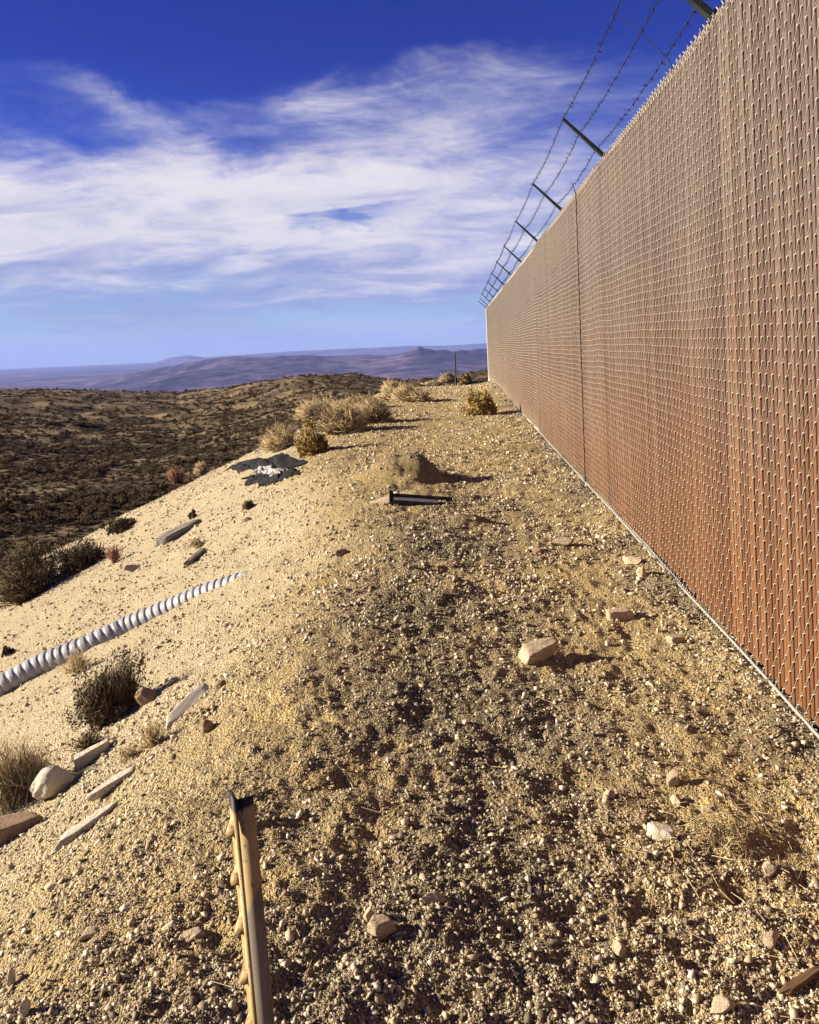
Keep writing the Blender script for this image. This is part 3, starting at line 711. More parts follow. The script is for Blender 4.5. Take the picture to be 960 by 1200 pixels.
rock(631, 648, 20, M_rust, 'dark brown stone touching the flat tan stone on the far path', 'rock', (1, .7, .6), 0.5)
rock(742, 660, 32, M_tan, 'yellowish flat stone near the foot of the fence', 'rock', (1, .7, .4), 2.6)
rock(752, 678, 26, M_tan, 'pinkish stone closest to the foot of the fence', 'rock', (1, .7, .7), 0.9)
rock(726, 727, 28, M_tan, 'blocky tan stone halfway between the wedge block and the fence', 'block', (1, .55, .5), R_(20), 0, 0, 0.15)
rock(738, 770, 12, M_tan, 'small tan stone right of the wedge block', 'rock', (1, .8, .8), 0.3)
rock(792, 756, 16, M_tan, 'small squarish stone by the foot of the fence', 'block', (1, .7, .6), R_(15))
rock(775, 983, 22, M_pale, 'bright cream angular stone in front of the dry grass patch', 'block', (1, .75, .8), R_(-12), 0, 0, 0.1)
rock(715, 934, 14, M_tan, 'rounded stone left of the stone cluster on the near path', 'rock', (1, .8, .9), 0.3)
rock(793, 940, 17, M_tan, 'stone in the middle of the stone cluster on the near path', 'rock', (1, .8, .8), 1.3)
rock(827, 950, 16, M_tan, 'stone at the right end of the stone cluster on the near path', 'rock', (1, .8, .7), 2.3)
rock(790, 922, 22, M_tan, 'tan tilted stone at the back of the stone cluster on the near path', 'rock', (.7, .6, 1), 0.6)
rock(900, 1020, 20, M_tan, 'rounded stone on the scuffed soil near the right edge', 'rock', (1, .7, .7), 0.3)
rock(903, 1106, 24, M_tan, 'low tan stone near the right edge of the foreground', 'rock', (1, .7, .5), 1.0)
rock(727, 1122, 24, M_tan, 'upright pinkish tan stone in the right foreground', 'rock', (.6, .6, 1), 0.6, sink=0.12)
rock(507, 1064, 34, M_tan, 'flat tan stone with a deep shadow in the centre foreground', 'rock', (1, .6, .45), 0.3)
rock(447, 1092, 21, M_tan, 'blocky reddish tan stone in the centre foreground', 'block', (1, .8, .9), R_(30), 0, 0, 0.12)
rock(432, 1078, 22, M_tan, 'thin upright stone leaning on the blocky stone in the centre foreground', 'rock', (.5, .6, 1), 0.9, sink=0.12)
rock(12, 1150, 20, M_pale, 'white upright shard at the left edge of the foreground', 'rock', (.45, .4, 1), 0.5, sink=0.15)
rock(31, 1194, 24, M_pale, 'white pointed shard in the bottom left corner', 'rock', (.5, .4, 1), 1.5, sink=0.15)
rock(105, 1098, 22, M_tan, 'tan stone on the dark gravel left of the fence post', 'rock', (1, .7, .6), 0.5)
rock(228, 1092, 26, M_tan, 'flat disc-like stone just left of the fence post', 'rock', (1, .8, .35), 0.5)
rock(845, 1190, 28, M_tan, 'cream stone cut by the bottom edge of the picture', 'rock', (1, .7, .6), 0.2)
rock(400, 652, 20, M_rust, 'dark brown stone on the brow of the bank', 'rock', (1, .7, .6), 0.5)
rock(222, 662, 16, M_rust, 'small dark stone above the end of the drain pipe', 'rock', (1, .7, .8), 0.5)
rock(290, 612, 18, M_rust, 'small rust-coloured stone on the upper bank', 'rock', (1, .7, .4), 0.1)
rock(155, 668, 22, M_tan, 'grey-tan stone on the bank above the drain pipe', 'rock', (1, .6, .5), 0.7)

# ------------------------------------------------------------------ shrubs
def leafless(g, c0, c1, c2):
    p = objc(g); n = g.noise(p, 7, 4, 0.6); n2 = g.noise(p, 60, 2, 0.5)
    return g.ramp(g.m('ADD', g.m('MULTIPLY', n, 0.55), g.m('MULTIPLY', n2, 0.45)), [(0.3, c0), (0.5, c1), (0.7, c2)])
M_straw = material('dry_straw', lambda g: leafless(g, (0.30, 0.205, 0.10), (0.49, 0.365, 0.19), (0.63, 0.51, 0.31)), 0.85, 0.15)
M_yellow = material('yellow_green_leaves', lambda g: leafless(g, (0.15, 0.10, 0.02), (0.27, 0.18, 0.045), (0.38, 0.27, 0.08)), 0.8, 0.15)
M_olive = material('olive_leaves', lambda g: leafless(g, (0.048, 0.038, 0.020), (0.090, 0.070, 0.036), (0.16, 0.125, 0.065)), 0.85, 0.15)
M_brown = material('brown_twigs', lambda g: leafless(g, (0.060, 0.040, 0.022), (0.125, 0.085, 0.045), (0.24, 0.165, 0.085)), 0.85, 0.15)
M_red = material('reddish_twigs', lambda g: leafless(g, (0.16, 0.07, 0.04), (0.30, 0.15, 0.09), (0.42, 0.26, 0.16)), 0.85, 0.15)

def twigs(n, rx, h, r, w=0.004, flat=0.35, up=0.2, curl=0.3, segs=2, base=0.12, lean=(0, 0), lmin=0.55):
    """a bundle of bent tapering twigs springing from a crown; three-sided slivers"""
    th = r.uniform(0, 2 * math.pi, n); cz = r.uniform(0, 1, n) ** (1 / (1 + up * 3)) * (1 - flat * 0.0)
    cz = np.clip(cz, 0.05, 1); sr_ = np.sqrt(1 - cz ** 2)
    L = r.uniform(lmin, 1.0, n)
    tip = np.stack([rx * sr_ * np.cos(th) * L + lean[0] * L, rx * sr_ * np.sin(th) * L + lean[1] * L, h * cz * L], 1)
    tip *= (1 + 0.22 * noise2(th * 1.3 + r.uniform(0, 9), cz * 3.1, 77))[:, None]
    b = np.stack([rx * base * r.normal(size=n), rx * base * r.normal(size=n), np.zeros(n)], 1)
    t0 = r.uniform(0.0, 0.55, n)[:, None]
    b = b + (tip - b) * t0
    mid = 0.5 * (b + tip) + np.stack([r.normal(size=n), r.normal(size=n), np.abs(r.normal(size=n)) * 0.8], 1) * curl * 0.3 * np.minimum(rx, h)
    tip = tip + r.normal(size=(n, 3)) * curl * 0.16 * min(rx, h)
    d = tip - b; d /= np.maximum(np.linalg.norm(d, axis=1, keepdims=True), 1e-9)
    q = r.normal(size=(n, 3)); a = np.cross(d, q); a /= np.linalg.norm(a, axis=1, keepdims=True); c = np.cross(d, a)
    ws = w * r.uniform(0.6, 1.3, n)[:, None]
    ring = lambda p, k: [p + ws * k * a, p + ws * k * (-0.5 * a + 0.87 * c), p + ws * k * (-0.5 * a - 0.87 * c)]
    V = np.stack(ring(b, 1.0) + ring(mid, 0.8) + [tip], 1)     # 7 verts each
    F_ = np.array([[0, 1, 4], [0, 4, 3], [1, 2, 5], [1, 5, 4], [2, 0, 3], [2, 3, 5], [3, 4, 6], [4, 5, 6], [5, 3, 6]])
    return V.reshape(-1, 3), (np.arange(n)[:, None, None] * 7 + F_[None]).reshape(-1, 3)
def leaves(n, rx, h, r, size=0.012, up=0.3):
    """small leaf-sized faces in clumps through the crown"""
    nc = max(6, n // 28)
    th = r.uniform(0, 2 * math.pi, nc); cz = r.uniform(0.05, 1, nc); sr_ = np.sqrt(1 - cz ** 2); L = r.uniform(0.35, 1.0, nc) ** 0.6
    cc = np.stack([rx * sr_ * np.cos(th) * L, rx * sr_ * np.sin(th) * L, h * cz * L], 1)
    k = r.integers(0, nc, n)
    p = cc[k] + r.normal(size=(n, 3)) * np.array([rx, rx, h]) * 0.085
    p[:, 2] = np.maximum(p[:, 2], 0.01)
    a = r.normal(size=(n, 3)); a[:, 2] += 1.0; a /= np.linalg.norm(a, axis=1, keepdims=True)
    b = np.cross(a, r.normal(size=(n, 3))); b /= np.linalg.norm(b, axis=1, keepdims=True)
    s = size * r.uniform(0.6, 1.4, n)[:, None]
    V = np.stack([p - a * s, p + b * s * 0.38, p + a * s, p - b * s * 0.38], 1).reshape(-1, 3)
    Q = np.arange(n * 4).reshape(n, 4)
    return V, np.concatenate([Q[:, [0, 1, 2]], Q[:, [0, 2, 3]]])

def shrub(px, py, wpx, hpx, kind, label, seed, name='shrub', cat='shrub', group=None, n=1600, lean=(0, 0), loc=None, sink=0.03):
    g = ground_at(px, py) if loc is None else np.array(loc); dist = np.linalg.norm(g - CAM)
    rx = wpx / 940.0 * dist / 2; h = hpx / 940.0 * dist
    r = np.random.default_rng(seed); root = empty(name, (g[0], g[1], g[2] - sink * h)); tag(root, label, cat, group)
    pxm = dist / 940.0
    def many(fn, n, k, spread=0.55, **kw):
        vs, fs, o = [], [], 0
        for j in range(k):
            q = r.uniform(0.45, 0.8) if k > 1 else 1.0; a_ = r.uniform(0, 6.28); dd = r.uniform(0.2, 1.0) * spread * (k > 1)
            v, f = fn(max(8, int(n / k)), rx * q, h * q * r.uniform(0.8, 1.3), **kw)
            v = v + np.array([rx * dd * math.cos(a_), rx * dd * math.sin(a_), 0]); vs.append(v); fs.append(f + o); o += len(v)
        return np.concatenate(vs), np.concatenate(fs)
    if kind == 'straw':
        v, f = many(lambda n_, a_, b_, **kw: twigs(n_, a_, b_, r, **kw), int(n * 1.5), 5 if n > 600 else 1, w=max(0.0016, 0.34 * pxm), up=0.10, curl=0.85, lean=lean, lmin=0.45); mesh_obj('twigs', v, f, M_straw, root)
        v, f = twigs(n // 6, rx * 0.85, h * 0.8, r, max(0.002, 0.55 * pxm), up=0.3, curl=0.5, lmin=0.4); mesh_obj('stems', v, f, M_brown, root)
    elif kind == 'olive':
        v, f = many(lambda n_, a_, b_, **kw: leaves(n_, a_, b_, r, **kw), int(n * 1.9), 5 if n > 600 else 2, size=max(0.006, 1.9 * pxm)); mesh_obj('foliage', v, f, M_olive, root)
        v, f = many(lambda n_, a_, b_, **kw: twigs(n_, a_, b_, r, **kw), n // 2, 5 if n > 600 else 2, w=max(0.0014, 0.45 * pxm), up=0.6, curl=0.35); mesh_obj('stems', v, f, M_brown, root)
    elif kind == 'brown':
        v, f = many(lambda n_, a_, b_, **kw: twigs(n_, a_, b_, r, **kw), n, 4 if n > 600 else 1, w=max(0.0016, 0.5 * pxm), up=0.3, curl=0.6, lean=lean); mesh_obj('twigs', v, f, M_brown, root)
        v, f = leaves(n, rx * 0.95, h * 0.92, r, max(0.006, 1.6 * pxm)); mesh_obj('foliage', v, f, M_olive, root)
    elif kind == 'yellow':
        v, f = leaves(int(n * 2), rx, h, r, max(0.006, 2.0 * pxm)); mesh_obj('foliage', v, f, M_yellow, root)
        v, f = twigs(n // 2, rx, h, r, max(0.0016, 0.5 * pxm), up=0.4, curl=0.4); mesh_obj('stems', v, f, M_straw, root)
    elif kind == 'grass':
        v, f = many(lambda n_, a_, b_, **kw: twigs(n_, a_, b_, r, **kw), n, 6, w=max(0.0012, 0.30 * pxm), up=0.8, curl=0.55, base=0.5, lean=lean, lmin=0.25); mesh_obj('blades', v, f, M_straw, root)
        v, f = twigs(n // 5, rx * 0.9, h * 0.8, r, max(0.0013, 0.33 * pxm), up=0.8, curl=0.4, base=0.5); mesh_obj('dead_blades', v, f, M_brown, root)
    elif kind == 'red':
        v, f = twigs(n, rx, h, r, max(0.0013, 0.4 * pxm), up=0.5, curl=0.5, lmin=0.4); mesh_obj('twigs', v, f, M_red, root)
    return root
ridge = 'dry shrubs along the left edge of the path'
shrub(366, 530, 38, 38, 'yellow', 'small yellow-green conical bush left of the path', 1, n=1500)
shrub(330, 526, 62, 46, 'straw', 'pale straw shrub just left of the yellow-green bush', 2, group=ridge, n=1500)
shrub(394, 508, 92, 56, 'straw', 'broad tan shrub behind the yellow-green bush, throwing a long shadow', 3, group=ridge, n=2400)
shrub(440, 495, 68, 40, 'straw', 'tan shrub with a dark shaded side right of the broad tan shrub', 4, group=ridge, n=1800)
shrub(372, 490, 74, 36, 'straw', 'low straw shrub behind the broad tan shrub on the brow', 5, group=ridge, n=1400)
shrub(420, 480, 62, 30, 'straw', 'farther tan shrub on the brow before the dark knolls', 6, group=ridge, n=1300)
shrub(482, 471, 56, 28, 'straw', 'round golden shrub with a dark right side at the far path edge', 7, group=ridge, n=2000)
shrub(458, 470, 44, 24, 'straw', 'golden shrub left of the round one at the far path edge', 8, group=ridge, n=1300)
shrub(458, 458, 30, 18, 'straw', 'small rust-tan bush on the crest behind the golden shrubs', 9, group=ridge, n=800)
shrub(526, 449, 24, 20, 'straw', 'pale ball-shaped bush at the end of the path near the pole', 10, n=900)
shrub(546, 449, 14, 11, 'yellow', 'small yellow bush at the end of the path near the fence corner', 11, n=500)
shrub(508, 452, 40, 7, 'straw', 'low straw growth along the end of the path', 12, n=900)
shrub(562, 486, 40, 28, 'yellow', 'sprawling yellowish bush close to the fence on the far path', 13, n=1100)
shrub(34, 697, 92, 64, 'brown', 'big dark brown shrub at the foot of the bank on the left edge', 14, n=3800)
shrub(92, 668, 60, 40, 'brown', 'lower dark shrub right of the big dark brown shrub', 15, n=1800)
shrub(48, 692, 26, 44, 'straw', 'pale dry twig plant standing in front of the big dark shrub', 16, n=160)
shrub(142, 622, 44, 20, 'olive', 'olive bush peeking over the edge of the bank', 17, n=900)
shrub(131, 842, 78, 94, 'olive', 'dark olive bush growing in front of the drain pipe', 18, n=3000)
shrub(92, 790, 40, 34, 'straw', 'thin dry grass beside the drain pipe', 19, name='dry_grass', cat='grass', n=110)
shrub(20, 945, 96, 92, 'grass', 'tall dry grass clump at the left edge beside the boulder', 20, name='dry_grass', cat='grass', n=1500)
shrub(178, 872, 34, 34, 'straw', 'small dry tuft at the lower end of the flat board', 21, name='dry_grass', cat='grass', n=170)
shrub(150, 888, 36, 24, 'grass', 'small yellow tuft above the upper pale slab', 22, name='dry_grass', cat='grass', n=150)
shrub(104, 880, 46, 24, 'brown', 'low dark tuft below the dark olive bush', 23, name='dry_grass', cat='grass', n=160)
shrub(236, 556, 18, 16, 'straw', 'tiny pale bush on the rim of the bank', 24, n=420)
shrub(207, 566, 32, 22, 'red', 'reddish twiggy plant on the rim of the bank', 25, n=260)
shrub(134, 660, 28, 26, 'red', 'thin reddish plant on the bank above the drain pipe', 26, n=130)
shrub(290, 597, 16, 13, 'olive', 'very small dark bush on the upper bank', 27, n=360)
shrub(225, 608, 14, 10, 'olive', 'tiny grey-green plant above the grey log', 28, n=240)
shrub(842, 992, 76, 34, 'grass', 'sparse straw patch on the near path by the cream angular stone', 29, name='dry_grass', cat='grass', n=170)
shrub(232, 642, 26, 16, 'grass', 'small golden grass tuft right of the grey log', 30, name='dry_grass', cat='grass', n=150)
shrub(6, 770, 14, 14, 'olive', 'small dark tuft at the left edge above the pipe', 31, n=260)

# dead stems lying loose on the path
def litter():
    r = np.random.default_rng(55); acc_v, acc_f, o = [], [], 0
    F_ = np.array([[0, 1, 4], [0, 4, 3], [1, 2, 5], [1, 5, 4], [2, 0, 3], [2, 3, 5]])
    c = ground_at(842, 985)
    for i in range(330):
        if i < 150: x, y = c[0] + r.normal() * 0.16, c[1] + r.normal() * 0.22
        else:
            rr = math.exp(r.uniform(math.log(1.5), math.log(9))); a = r.uniform(-0.55, 0.42); x, y = rr * math.sin(a), rr * math.cos(a)
        if x > FX - 0.05: continue
        L = r.uniform(0.010, 0.042); a = r.uniform(0, 6.28); d = np.array([math.cos(a) * L, math.sin(a) * L, 0])
        p = np.array([x, y, 0.0]); e0, e1 = p - d, p + d
        e0[2] = H(e0[0], e0[1]) + 0.012; e1[2] = H(e1[0], e1[1]) + r.uniform(0.012, 0.03)
        w = r.uniform(0.0006, 0.0010); n_ = np.array([-d[1], d[0], 0]) / L
        ring = lambda q: [q + n_ * w, q - n_ * w, q + np.array([0, 0, 1.6 * w])]
        acc_v += ring(e0) + ring(e1); acc_f.append(F_ + o); o += 6
    tag(mesh_obj('straw_litter', np.array(acc_v), np.concatenate(acc_f), M_straw), 'loose dead straw stems scattered on the gravel', kind='stuff')
litter()

# scrub covering the low ground: one mass
M_scrub = material('scrub_leaves', lambda g: leafless(g, (0.050, 0.035, 0.018), (0.095, 0.068, 0.036), (0.17, 0.125, 0.068)), 0.9, 0.1)
SH = bpy.data.collections.new('scrub_shapes')
for i in range(6):
    r = np.random.default_rng(300 + i)
    v1, f1 = leaves(150, 0.5, 0.62, r, 0.085); v2, f2 = twigs(60, 0.5, 0.6, r, 0.016, up=0.3, curl=0.5)
    o = mesh_obj('scrub_bush', np.concatenate([v1, v2]), np.concatenate([f1, f2 + len(v1)]), M_scrub if i % 3 else M_brown)
    COL.objects.unlink(o); SH.objects.link(o)
def build_scrub():
    n = 60000
    r = np.exp(rng.uniform(math.log(9), math.log(330), n)); az = rng.uniform(math.radians(-38), math.radians(6), n)
    x = r * np.sin(az); y = r * np.cos(az); s = crest(y) - x
    dens = sstep(fbm(x + 0.6 * y, (y - 0.6 * x) * 2.2, 16, 4, 401) + 0.3 * fbm(x, y, 50, 2, 405), -0.42, 0.25)
    m = ((s > 7.6) | (y > 44)) & (rng.uniform(0, 1, n) < dens * np.interp(r, [9, 60, 120, 300], [0.42, 0.5, 0.8, 1.0]))
    m &= ~((x > -3) & (y < 46))
    x, y, r = x[m], y[m], r[m]; n = len(x)
    size = np.minimum(rng.lognormal(-0.25, 0.38, n) * np.interp(r, [9, 30, 100, 330], [0.42, 0.48, 0.62, 1.0]), 3.0)
    z = terrain(x, y)
    pts = np.stack([x, y, z - 0.05 * size], 1)
    rot = np.stack([np.zeros(n), np.zeros(n), rng.uniform(0, 6.28, n)], 1)
    scl = np.stack([size, size, size * rng.uniform(0.6, 1.0, n)], 1)
    # small tufts and stones between the bushes
    m2 = 13000
    r2 = np.exp(rng.uniform(math.log(9), math.log(120), m2)); a2 = rng.uniform(math.radians(-38), math.radians(-6), m2)
    x2 = r2 * np.sin(a2); y2 = r2 * np.cos(a2); k2 = (crest(y2) - x2 > 7.2); x2, y2, r2 = x2[k2], y2[k2], r2[k2]
    s2 = rng.uniform(0.10, 0.34, len(x2)) * np.interp(r2, [9, 40, 120], [0.8, 1.2, 2.2])
    pts = np.concatenate([pts, np.stack([x2, y2, terrain(x2, y2) - 0.02], 1)]); rot = np.concatenate([rot, np.stack([0 * x2, 0 * x2, rng.uniform(0, 6.28, len(x2))], 1)])
    scl = np.concatenate([scl, np.stack([s2, s2, s2 * 0.8], 1)]); n = len(pts)
    scatter('scrub', pts, rot, scl, rng.integers(0, 6, n), SH, 'dark desert scrub covering the low ground left of the bank')
build_scrub()

# ------------------------------------------------------------------ corrugated drain pipe
M_pipe = material('grey_corrugated_plastic', lambda g: g.ramp(g.noise(objc(g), 6, 5, 0.6), [(0.3, (0.13, 0.115, 0.095)), (0.45, (0.27, 0.265, 0.26)), (0.8, (0.38, 0.375, 0.37))]), 0.5, 0.4)
def build_pipe():
    rad = 0.10
    key = [(-150, 890, 0.10), (-60, 846, 0.085), (0, 816, 0.075), (50, 789, 0.055), (100, 763, 0.03), (150, 737, 0.005), (200, 712, -0.02), (250, 688, -0.036), (288, 670, -0.052), (302, 663, -0.13), (335, 647, -0.35)]
    pts = []
    for px, py, off in key:
        g = ground_at(px, py); pts.append(g + np.array([0, 0, off]))
    pts = np.array(pts)
    pts[:, 2] = np.convolve(np.pad(pts[:, 2], 1, mode='edge'), [0.25, 0.5, 0.25], 'valid')
    seg = np.concatenate([[0], np.cumsum(np.linalg.norm(np.diff(pts, axis=0), axis=1))])
    n = int(seg[-1] / 0.006); t = np.linspace(0, seg[-1], n)
    C = np.stack([np.interp(t, seg, pts[:, k]) for k in range(3)], 1)
    for _ in range(40): C[1:-1] = 0.25 * C[:-2] + 0.5 * C[1:-1] + 0.25 * C[2:]
    sides = 28
    V, Q = tube(C, rad, sides)
    V = V.reshape(n, sides, 3)
    ang = np.linspace(0, 2 * math.pi, sides, endpoint=False)
    ph = (t[:, None] / 0.072 - ang[None] / (2 * math.pi) * 1.0) % 1.0       # helical ribs
    k = 1 + 0.105 * (sstep(ph, 0.0, 0.12) * (1 - sstep(ph, 0.60, 0.74)) - 0.5)
    V = C[:, None, :] + (V - C[:, None, :]) * k[:, :, None]
    loc = C[n // 2]
    o = mesh_obj('drain_pipe', (V - loc).reshape(-1, 3), Q, M_pipe, None, True); o.location = tuple(loc)
    tag(o, 'grey corrugated drain pipe half buried across the sandy bank', 'pipe')
build_pipe()

# ------------------------------------------------------------------ studded steel fence post in the foreground
def post_fn(g):
    p = objc(g); x, y, z = g.sep(p)
    n = g.noise(g.comb(g.m('MULTIPLY', x, 60.0), g.m('MULTIPLY', y, 60.0), g.m('MULTIPLY', z, 9.0)), 1.0, 6, 0.65)
    blot = g.noise(g.comb(g.m('MULTIPLY', x, 2.0), g.m('MULTIPLY', y, 2.0), z), 85, 6, 0.7)
    c = g.ramp(n, [(0.25, (0.20, 0.12, 0.04)), (0.5, (0.38, 0.265, 0.105)), (0.75, (0.52, 0.40, 0.20))])
    c = g.mix(g.step(blot, 0.54, 0.66), c, (0.13, 0.065, 0.028)); c = g.mix(g.step(blot, 0.36, 0.28), c, (0.50, 0.44, 0.33))
    grey = g.ramp(n, [(0.3, (0.12, 0.095, 0.065)), (0.7, (0.26, 0.215, 0.165))])
    c = g.mix(g.step(g.m('ADD', z, g.m('ADD', g.m('MULTIPLY', n, 0.03), g.m('MULTIPLY', x, 1.0))), -0.115, -0.128), c, grey)        # greyer lower length
    c = g.mix(g.step(g.m('ADD', z, g.m('MULTIPLY', blot, 0.012)), -0.015, -0.010), c, (0.020, 0.016, 0.014))   # dark top
    return c
M_post = material('weathered_post_paint', post_fn, 0.6, 0.35)
def post_gold_fn(g):
    p = objc(g); x, y, z = g.sep(p)
    n = g.noise(g.comb(g.m('MULTIPLY', x, 40.0), g.m('MULTIPLY', y, 40.0), g.m('MULTIPLY', z, 12.0)), 1.0, 6, 0.65)
    c = g.ramp(n, [(0.25, (0.16, 0.105, 0.02)), (0.5, (0.30, 0.20, 0.06)), (0.75, (0.46, 0.36, 0.18))])
    ch = g.noise(p, 120, 5, 0.7); c = g.mix(g.step(ch, 0.55, 0.64), c, (0.16, 0.085, 0.03))
    c = g.mix(g.step(g.m('ADD', z, g.m('MULTIPLY', n, 0.012)), -0.015, -0.008), c, (0.020, 0.016, 0.014))
    return c
M_gold = material('weathered_yellow_paint', post_gold_fn, 0.6, 0.35)
M_stud = material('rusty_stud', lambda g: g.ramp(g.noise(objc(g), 160, 5, 0.7), [(0.38, (0.13, 0.065, 0.025)), (0.52, (0.34, 0.22, 0.09)), (0.68, (0.48, 0.36, 0.19))]), 0.6, 0.3)
def build_post():
    top = at_depth(272, 931, 0.93); low = at_depth(297, 1200, 0.90)
    ax = top - low; ax /= np.linalg.norm(ax)
    foot = top - ax * ((top[2] + 0.25) / ax[2])
    gz = H(foot[0], foot[1])
    base = top - ax * ((top[2] - gz) / ax[2])
    nrm = np.array([-0.89, -0.455, 0]); nrm -= ax * nrm.dot(ax); nrm /= np.linalg.norm(nrm)
    wid = np.cross(ax, nrm)                              # across the flange
    Lg = np.linalg.norm(top - base)
    k = 1.023 / Lg
    root = empty('fence_post', top); tag(root, 'weathered studded steel fence post with a dark top, leaning in the foreground', 'post')
    # keep the parts' own z along the post so that paint and wear follow it
    Rm = Matrix((tuple(nrm), tuple(wid), tuple(ax))).transposed().to_4x4()
    root.matrix_world = Matrix.Translation(Vector(top)) @ Rm
    def part(name, acc, mat):
        o = acc.obj(name, mat, root); return o
    hgt = 0.0; lo = -Lg - 0.3
    z0 = (hgt + lo) / 2; hz = (hgt - lo) / 2
    a = Acc(); a.box((0.0, 0, z0), (0.0022, 0, 0), (0, 0.0165, 0), (0, 0, hz)); fl = part('flange', a, M_gold)
    a = Acc(); a.box((-0.0134, 0, z0 - 0.004), (0.0111, 0, 0), (0, 0.0023, 0), (0, 0, hz - 0.004)); part('web', a, M_post)
    for i in range(int(Lg / 0.0555)):
        zc = hgt - 0.036 - i * 0.0555
        a = Acc()
        w = 0.006; pr = 0.011
        v = [(0.0015, -w, zc - 0.010), (0.0015, w, zc - 0.010), (0.0015, -w, zc + 0.012), (0.0015, w, zc + 0.012),
             (pr, -w * 0.9, zc - 0.009), (pr, w * 0.9, zc - 0.009), (pr * 0.9, -w * 0.9, zc - 0.004), (pr * 0.9, w * 0.9, zc - 0.004)]
        a.add(v, [[0, 4, 5, 1], [4, 6, 7, 5], [6, 2, 3, 7], [0, 2, 6, 4], [1, 5, 7, 3]])
        part('stud', a, M_stud)
    return hgt
build_post()

# ------------------------------------------------------------------ things lying about
M_board = material('bleached_board', lambda g: g.ramp(g.noise(g.vm('MULTIPLY', objc(g), (6.0, 60.0, 30.0)), 1.0, 5, 0.6), [(0.3, (0.36, 0.30, 0.21)), (0.55, (0.50, 0.44, 0.33)), (0.8, (0.58, 0.53, 0.42))]), 0.85, 0.2)
M_log = material('grey_weathered_wood', lambda g: g.ramp(g.noise(g.vm('MULTIPLY', objc(g), (5.0, 40.0, 40.0)), 1.0, 6, 0.65), [(0.3, (0.075, 0.062, 0.050)), (0.55, (0.20, 0.175, 0.145)), (0.8, (0.36, 0.32, 0.27))]), 0.9, 0.15)
M_stick = material('brown_stick', lambda g: g.ramp(g.noise(g.vm('MULTIPLY', objc(g), (9.0, 60.0, 60.0)), 1.0, 5, 0.6), [(0.3, (0.060, 0.034, 0.016)), (0.7, (0.19, 0.115, 0.055))]), 0.9, 0.15)
M_black = material('matte_black', lambda g: g.ramp(g.noise(objc(g), 9, 5, 0.6), [(0.3, (0.008, 0.008, 0.008)), (0.75, (0.030, 0.026, 0.022))]), 0.85, 0.1)
M_white = material('patchy_white', lambda g: g.ramp(g.noise(objc(g), 9, 5, 0.6), [(0.40, (0.07, 0.065, 0.06)), (0.58, (0.40, 0.375, 0.34))]), 0.7, 0.3)

def slab_thing(name, px0, py0, px1, py1, wid, thick, mat, label, cat, lift=0.0, roll=0.0):
    a = ground_at(px0, py0); b = ground_at(px1, py1); c = 0.5 * (a + b); d = b - a; Lh = np.linalg.norm(d) / 2; d /= 2 * Lh
    v, f = block_shape(int(px0), 4); v = v * np.array([Lh, wid / 2, thick / 2])
    up = np.array([0, 0, 1.0]); w = np.cross(up, d); w /= np.linalg.norm(w); u = np.cross(d, w)
    w2 = w * math.cos(roll) + u * math.sin(roll); u2 = np.cross(d, w2)
    o = mesh_obj(name, v, f, mat)
    o.matrix_world = Matrix(((d[0], w2[0], u2[0], c[0]), (d[1], w2[1], u2[1], c[1]), (d[2], w2[2], u2[2], c[2] + lift), (0, 0, 0, 1)))
    return tag(o, label, cat)
slab_thing('board', 196, 852, 243, 806, 0.085, 0.024, M_board, 'flat bleached board lying on the bank right of the dark olive bush', 'board', 0.02, R_(16))
slab_thing('log', 188, 640, 230, 614, 0.24, 0.26, M_log, 'grey weathered log half buried on the upper bank', 'log', -0.03)
slab_thing('log', 222, 664, 238, 648, 0.07, 0.07, M_log, 'short dark log below the grey weathered one', 'log', 0.02)
slab_thing('stick', 918, 1166, 962, 1142, 0.022, 0.016, M_stick, 'dark brown wooden stick in the bottom right corner', 'stick', 0.012)
slab_thing('stick', 300, 532, 322, 512, 0.05, 0.05, M_board, 'pale thin pole lying at the rim left of the straw shrubs', 'stick', 0.05)

def crumpled(name, corners, mat, parent, seed, amp, n=26):
    c = np.array(corners, float); u, v = np.meshgrid(np.linspace(0, 1, n), np.linspace(0, 1, n))
    u = u.ravel(); v = v.ravel()
    x = c[0, 0] * (1 - u) * (1 - v) + c[1, 0] * u * (1 - v) + c[2, 0] * u * v + c[3, 0] * (1 - u) * v
    y = c[0, 1] * (1 - u) * (1 - v) + c[1, 1] * u * (1 - v) + c[2, 1] * u * v + c[3, 1] * (1 - u) * v
    e = np.minimum(np.minimum(u, 1 - u), np.minimum(v, 1 - v))
    x = x + 0.09 * noise2(u * 5, v * 5, seed + 1); y = y + 0.09 * noise2(u * 5, v * 5, seed + 2)
    z = terrain(x, y) + 0.02 + amp * (np.abs(noise2(u * 3.5, v * 5, seed)) + 0.5 * np.abs(noise2(u * 9, v * 9, seed + 5))) * sstep(e, -0.05, 0.25)
    P = np.stack([x, y, z], 1); o0 = P.mean(0)
    i = np.arange(n - 1)[:, None] * n + np.arange(n - 1)[None]
    Q = np.stack([i, i + 1, i + n + 1, i + n], -1).reshape(-1, 4)
    P2 = P - np.array([0, 0, 0.012]); V = np.concatenate([P, P2]) - o0
    Q = np.concatenate([Q, Q[:, ::-1] + n * n])
    o = mesh_obj(name, V, Q, mat, parent, True); return o, o0
